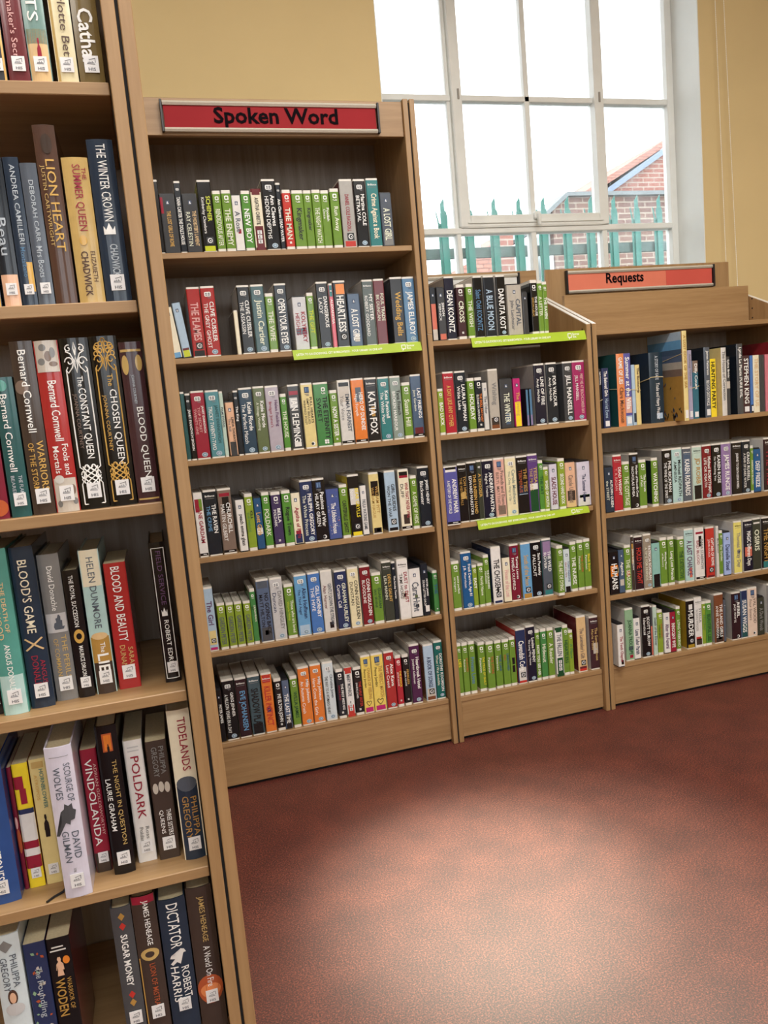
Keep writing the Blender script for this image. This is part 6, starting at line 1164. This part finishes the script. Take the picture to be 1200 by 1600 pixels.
    if opt.get('sea'):
        # front cover picture seen from the side: sea above, sand, shells and leaves
        keys = ['ochre', 'taupe', 'stone2', 'bluegrey', 'steel', 'skyblue', 'iceblue', 'slate', 'rustbrown', 'darkolive']
        lf = MB()
        for k, (z0_, z1_) in enumerate(((.0, .50), (.50, .58), (.58, .66), (.66, .74), (.74, .80), (.80, .90), (.90, 1.0))):
            lf.box(-w / 2 - .0008, -w / 2 - .0002, .002, d * .98, z0_ * h + .001, z1_ * h + (.001 if k < 6 else -.001), k)
        rnd = random.Random(3)
        for i in range(44):
            yy, zz = rnd.uniform(.01, d * .8), rnd.uniform(.02, .16 + .3 * (i % 4 == 0)) * h; r_ = rnd.uniform(.004, .011); n = len(lf.v); q = rnd.uniform(-.5, .5)
            lf.v += [(-w / 2 - .0010, yy - r_ * .5, zz), (-w / 2 - .0010, yy + q * r_, zz - r_), (-w / 2 - .0010, yy + r_ * .5, zz), (-w / 2 - .0010, yy - q * r_, zz + r_)]
            lf.f.append((n, n + 1, n + 2, n + 3)); lf.m.append(7 + i % 3)
        lf.build('cover_picture', [gloss(k) for k in keys], cov, fix=False)
    # marks
    zt, zb = (0.94, 0.06)
    if kind == 'A':
        zt, zb = 0.78, 0.12
        if w < 0.017: zt = 0.76
        if 'b' in marks: put_mark(MARK['badge'], 'badge', cov, 0, yf(0) - .0012, h * .885, min(w * .48, .022))
        if 'e' in marks: put_mark(MARK['oval'], 'oval_emblem', cov, w * .08, yf(0) - .0012, h * .068, min(w * .36, .015))
        if 'd' in marks: put_mark(MARK['disc'], 'disc_emblem', cov, w * .05, yf(0) - .0014, h * .165, min(w * .52, .024)); zb = 0.24
        if 'L' in marks: put_mark(MARK['blue_logo'], 'square_logo', cov, 0, yf(0) - .0012, h * .9, min(w * .42, .018))
        if 'm' in marks: put_mark(MARK['moon'], 'moon_emblem', cov, w * .15, yf(0) - .0014, h * .07, min(w * .34, .013))
        if 'h' in marks: put_mark(MARK['heart'], 'heart_emblem', cov, 0, yf(0) - .0014, h * .17, w * .6); zb = .24
        if 'q' in marks: put_mark(q_logo(bg), 'case_logo', cov, w * .15, yf(0) - .0012, h * .89, .013)
        if 'k' in marks: put_mark(MARK['weave'], 'woven_emblem', cov, w * .02, yf(0) - .0012, h * .1, w * .3)
        if 'B' in marks:
            g = GLYPHS[('Brilliance', True)]; tw = w * .74
            wording('Brilliance', True, M_INKW if bg not in ('white', 'mint', 'paleaqua', 'straw2', 'stone2') else ink('nearblack'), cov, lambda u, v: (-tw / 2 + u / g[2] * tw, yf(0) - .0011, h * .895 + v / g[3] * tw * .2), 'maker_lettering')
            boxobj('printed_rule', -w * .34, w * .34, yf(0) - .0012, yf(0) - .0008, h * .868, h * .873, ink('grey'), cov)
        if 'x' in marks:
            boxobj('foot_band', -w / 2 + .001, w / 2 - .001, yf(0) - .0009, yf(0) - .0004, h * .024, h * .062, gloss('nearblack'), cov)
            boxobj('foot_lettering', -w * .1, w * .3, yf(0) - .0013, yf(0) - .0009, h * .038, h * .048, M_INKW, cov); zb = .2
    elif kind == 'Q':
        zt, zb = 0.70, 0.1
        put_mark(q_logo(bg), 'case_logo', cov, w * .02, yf(0) - .0012, h * .875, min(w * .46, .0135))
        if 'k' in marks: put_mark(MARK['weave'], 'woven_emblem', cov, -w * .06, yf(0) - .0012, h * .13, min(w * .26, .007)); zb = .17
    elif kind == 'N':
        zt, zb = 0.72, 0.12
        put_mark(MARK['ship'], 'ship_logo', cov, 0, yf(0) - .0012, h * .86, min(w * .34, .0095))
    elif kind == 'C': zt, zb = 0.86, 0.42
    else:
        zt, zb = 0.95, (0.17 if 's' in marks else 0.05)
        if 's' in marks and rowkey[0] == 'N': ship_sticker(cov, w, h, yf, opt.get('st', 0.016))
        elif 's' in marks:
            boxobj('spine_label', -w * .3, w * .3, yf(0) - .0012, yf(0) - .0006, h * .03, h * .12, M_STICK, cov)
    if opt.get('orn'): zt, zb = .84, .28
    if opt.get('diamonds'): zt, zb = .8, .28
    if 'T' in opt:
        for i, (s, ck, za, zb_, xc, sz_) in enumerate(opt['T']): one_line(cov, s, sz_ >= .55 or s in BOLD, ck, xc * w, sz_ * w, za * h, (za - zb_) * h, yf, True)
    elif text:
        lay_lines(cov, text, tcs, w, h, yf, zt, zb, kind in 'HP' and not opt.get('par'))
    return root
BBCBOX = mark_mesh('letter_box', [(rect(-.5, .5, -.5, .5), 0), (rect(-.22, .22, -.34, .34), 1), (rect(-.1, .2, .06, .24), 0), (rect(-.1, .2, -.24, -.06), 0)], [M_STICK, paint('print_dark', (48, 44, 44), 0.5)])
for rowkey, zs, group, books in SHELF_ROWS:
    for bk in books: make_book(bk, zs, rowkey, group)

# twine tied round some of the requested books
M_TWINE = paint('natural_twine', (206, 190, 150), 0.9, 0.2, 0.2, 400)
def twine(label, pts, r=0.0011):
    b = MB(); b.tube(pts, r, 6); tag(b.build('twine', M_TWINE), label, 'string', 'twine on requested books')
ys = 0.0262
twine('thin twine looped round the soft orange hardback and its slim neighbours', [(0.7328, 0.10, 1.212), (0.7325, 0.027, 1.2105), (0.736, ys, 1.209), (0.765, ys, 1.206), (0.797, ys, 1.204), (0.8135, ys, 1.203), (0.830, ys, 1.2), (0.8336, 0.027, 1.199), (0.8340, 0.10, 1.199)])
twine('doubled twine round the thick dark teal-blue hardback', [(0.8700, 0.12, 1.222), (0.8698, 0.024, 1.238), (0.874, 0.0214, 1.2425), (0.9, 0.0204, 1.243), (0.926, 0.0214, 1.2415), (0.9308, 0.024, 1.24), (0.9314, 0.12, 1.236)], 0.0017)
twine('twine round the tall sand-coloured hardback pulled forward', [(0.9700, 0.12, 1.29), (0.9698, -0.034, 1.318), (0.973, -0.0395, 1.3195), (0.981, -0.0412, 1.320), (0.989, -0.0395, 1.3205), (0.9918, -0.034, 1.321), (0.9924, 0.12, 1.318)])
twine('twine round the lavender and teal-blue paperbacks', [(1.0412, 0.10, 1.186), (1.0410, 0.0270, 1.186), (1.0435, ys, 1.187), (1.062, ys, 1.1895), (1.086, ys, 1.194), (1.0892, 0.027, 1.195), (1.0895, 0.10, 1.195)])
twine('twine round the near-black paperback at the left end', [(0.6600, 0.10, 1.17), (0.6602, 0.0270, 1.174), (0.663, ys, 1.175), (0.6705, 0.0264, 1.177), (0.6712, 0.03, 1.178), (0.6714, 0.10, 1.18)])

# ------------------------------------------------------------------ room lamps and added spot
M_LAMP = paint('lamp_housing', (220, 220, 216), 0.5)
def ceiling_light(x, y, label, watts):
    o = tag(empty('ceiling_light', (x, y, ZC)), label, 'ceiling light', 'ceiling lights')
    b = MB()
    for (a, c, d, e) in ((-.62, .62, -.32, -.29), (-.62, .62, .29, .32), (-.62, -.59, -.29, .29), (.59, .62, -.29, .29)): b.box(a, c, d, e, -0.05, 0)
    b.build('frame', M_LAMP, o)
    l = area_light('ceiling_lamp', (x, y, ZC - 0.03), (x, y, 0), 1.16, 0.56, watts, (1.0, 0.965, 0.91))
    return o
for x, y, watts, place in ((-0.55, -1.85, LAMP_AISLE, 'left one over the aisle'), (0.65, -1.85, LAMP_AISLE, 'right one over the aisle'), (-2.6, -3.8, LAMP, 'left one of the back row'), (-0.9, -3.8, LAMP, 'middle one of the back row'), (0.8, -3.8, LAMP, 'right one of the back row')):
    ceiling_light(x, y, 'flat ceiling light panel, ' + place, watts)
sp = tag(empty('added_pool_spot', (0.30, -0.12, ZC)), 'added twin-headed spotlight making the pale pool on the carpet before the bookcases', 'spotlight')  # added fixture, not known in the room; it pools light on the carpet
b = MB(); b.box(-.05, .05, -.05, .05, -.03, 0); b.box(-.012, .012, -.012, .012, -.3, -.03); b.build('mount', M_LAMP, sp)
for k, (dx, watts, ang, aim) in enumerate(((-0.07, SPOT, SPOT_ANGLE, SPOT_AIM), (0.07, SPOT_WIDE, SPOT_WIDE_ANGLE, SPOT_WIDE_AIM))):
    b = MB(); b.tube([(dx, 0, -.3), (dx - .03, -.05, -.43)], 0.045, 16); b.build('added_spot_head', M_LAMP, sp)
    sl = bpy.data.lights.new('added_spot_lamp', 'SPOT'); sl.energy = watts; sl.color = SPOT_COL; sl.spot_size = R(ang); sl.spot_blend = 1.0; sl.shadow_soft_size = 0.04
    so = bpy.data.objects.new('added_spot_lamp', sl); C.objects.link(so); so.location = (0.26 + dx, -0.18, ZC - 0.46)
    so.rotation_euler = (Vector(aim) - so.location).to_track_quat('-Z', 'Y').to_euler()
b = MB(); b.box(-.09, .09, -.015, .015, -.315, -.29); b.build('crossbar', M_LAMP, sp)
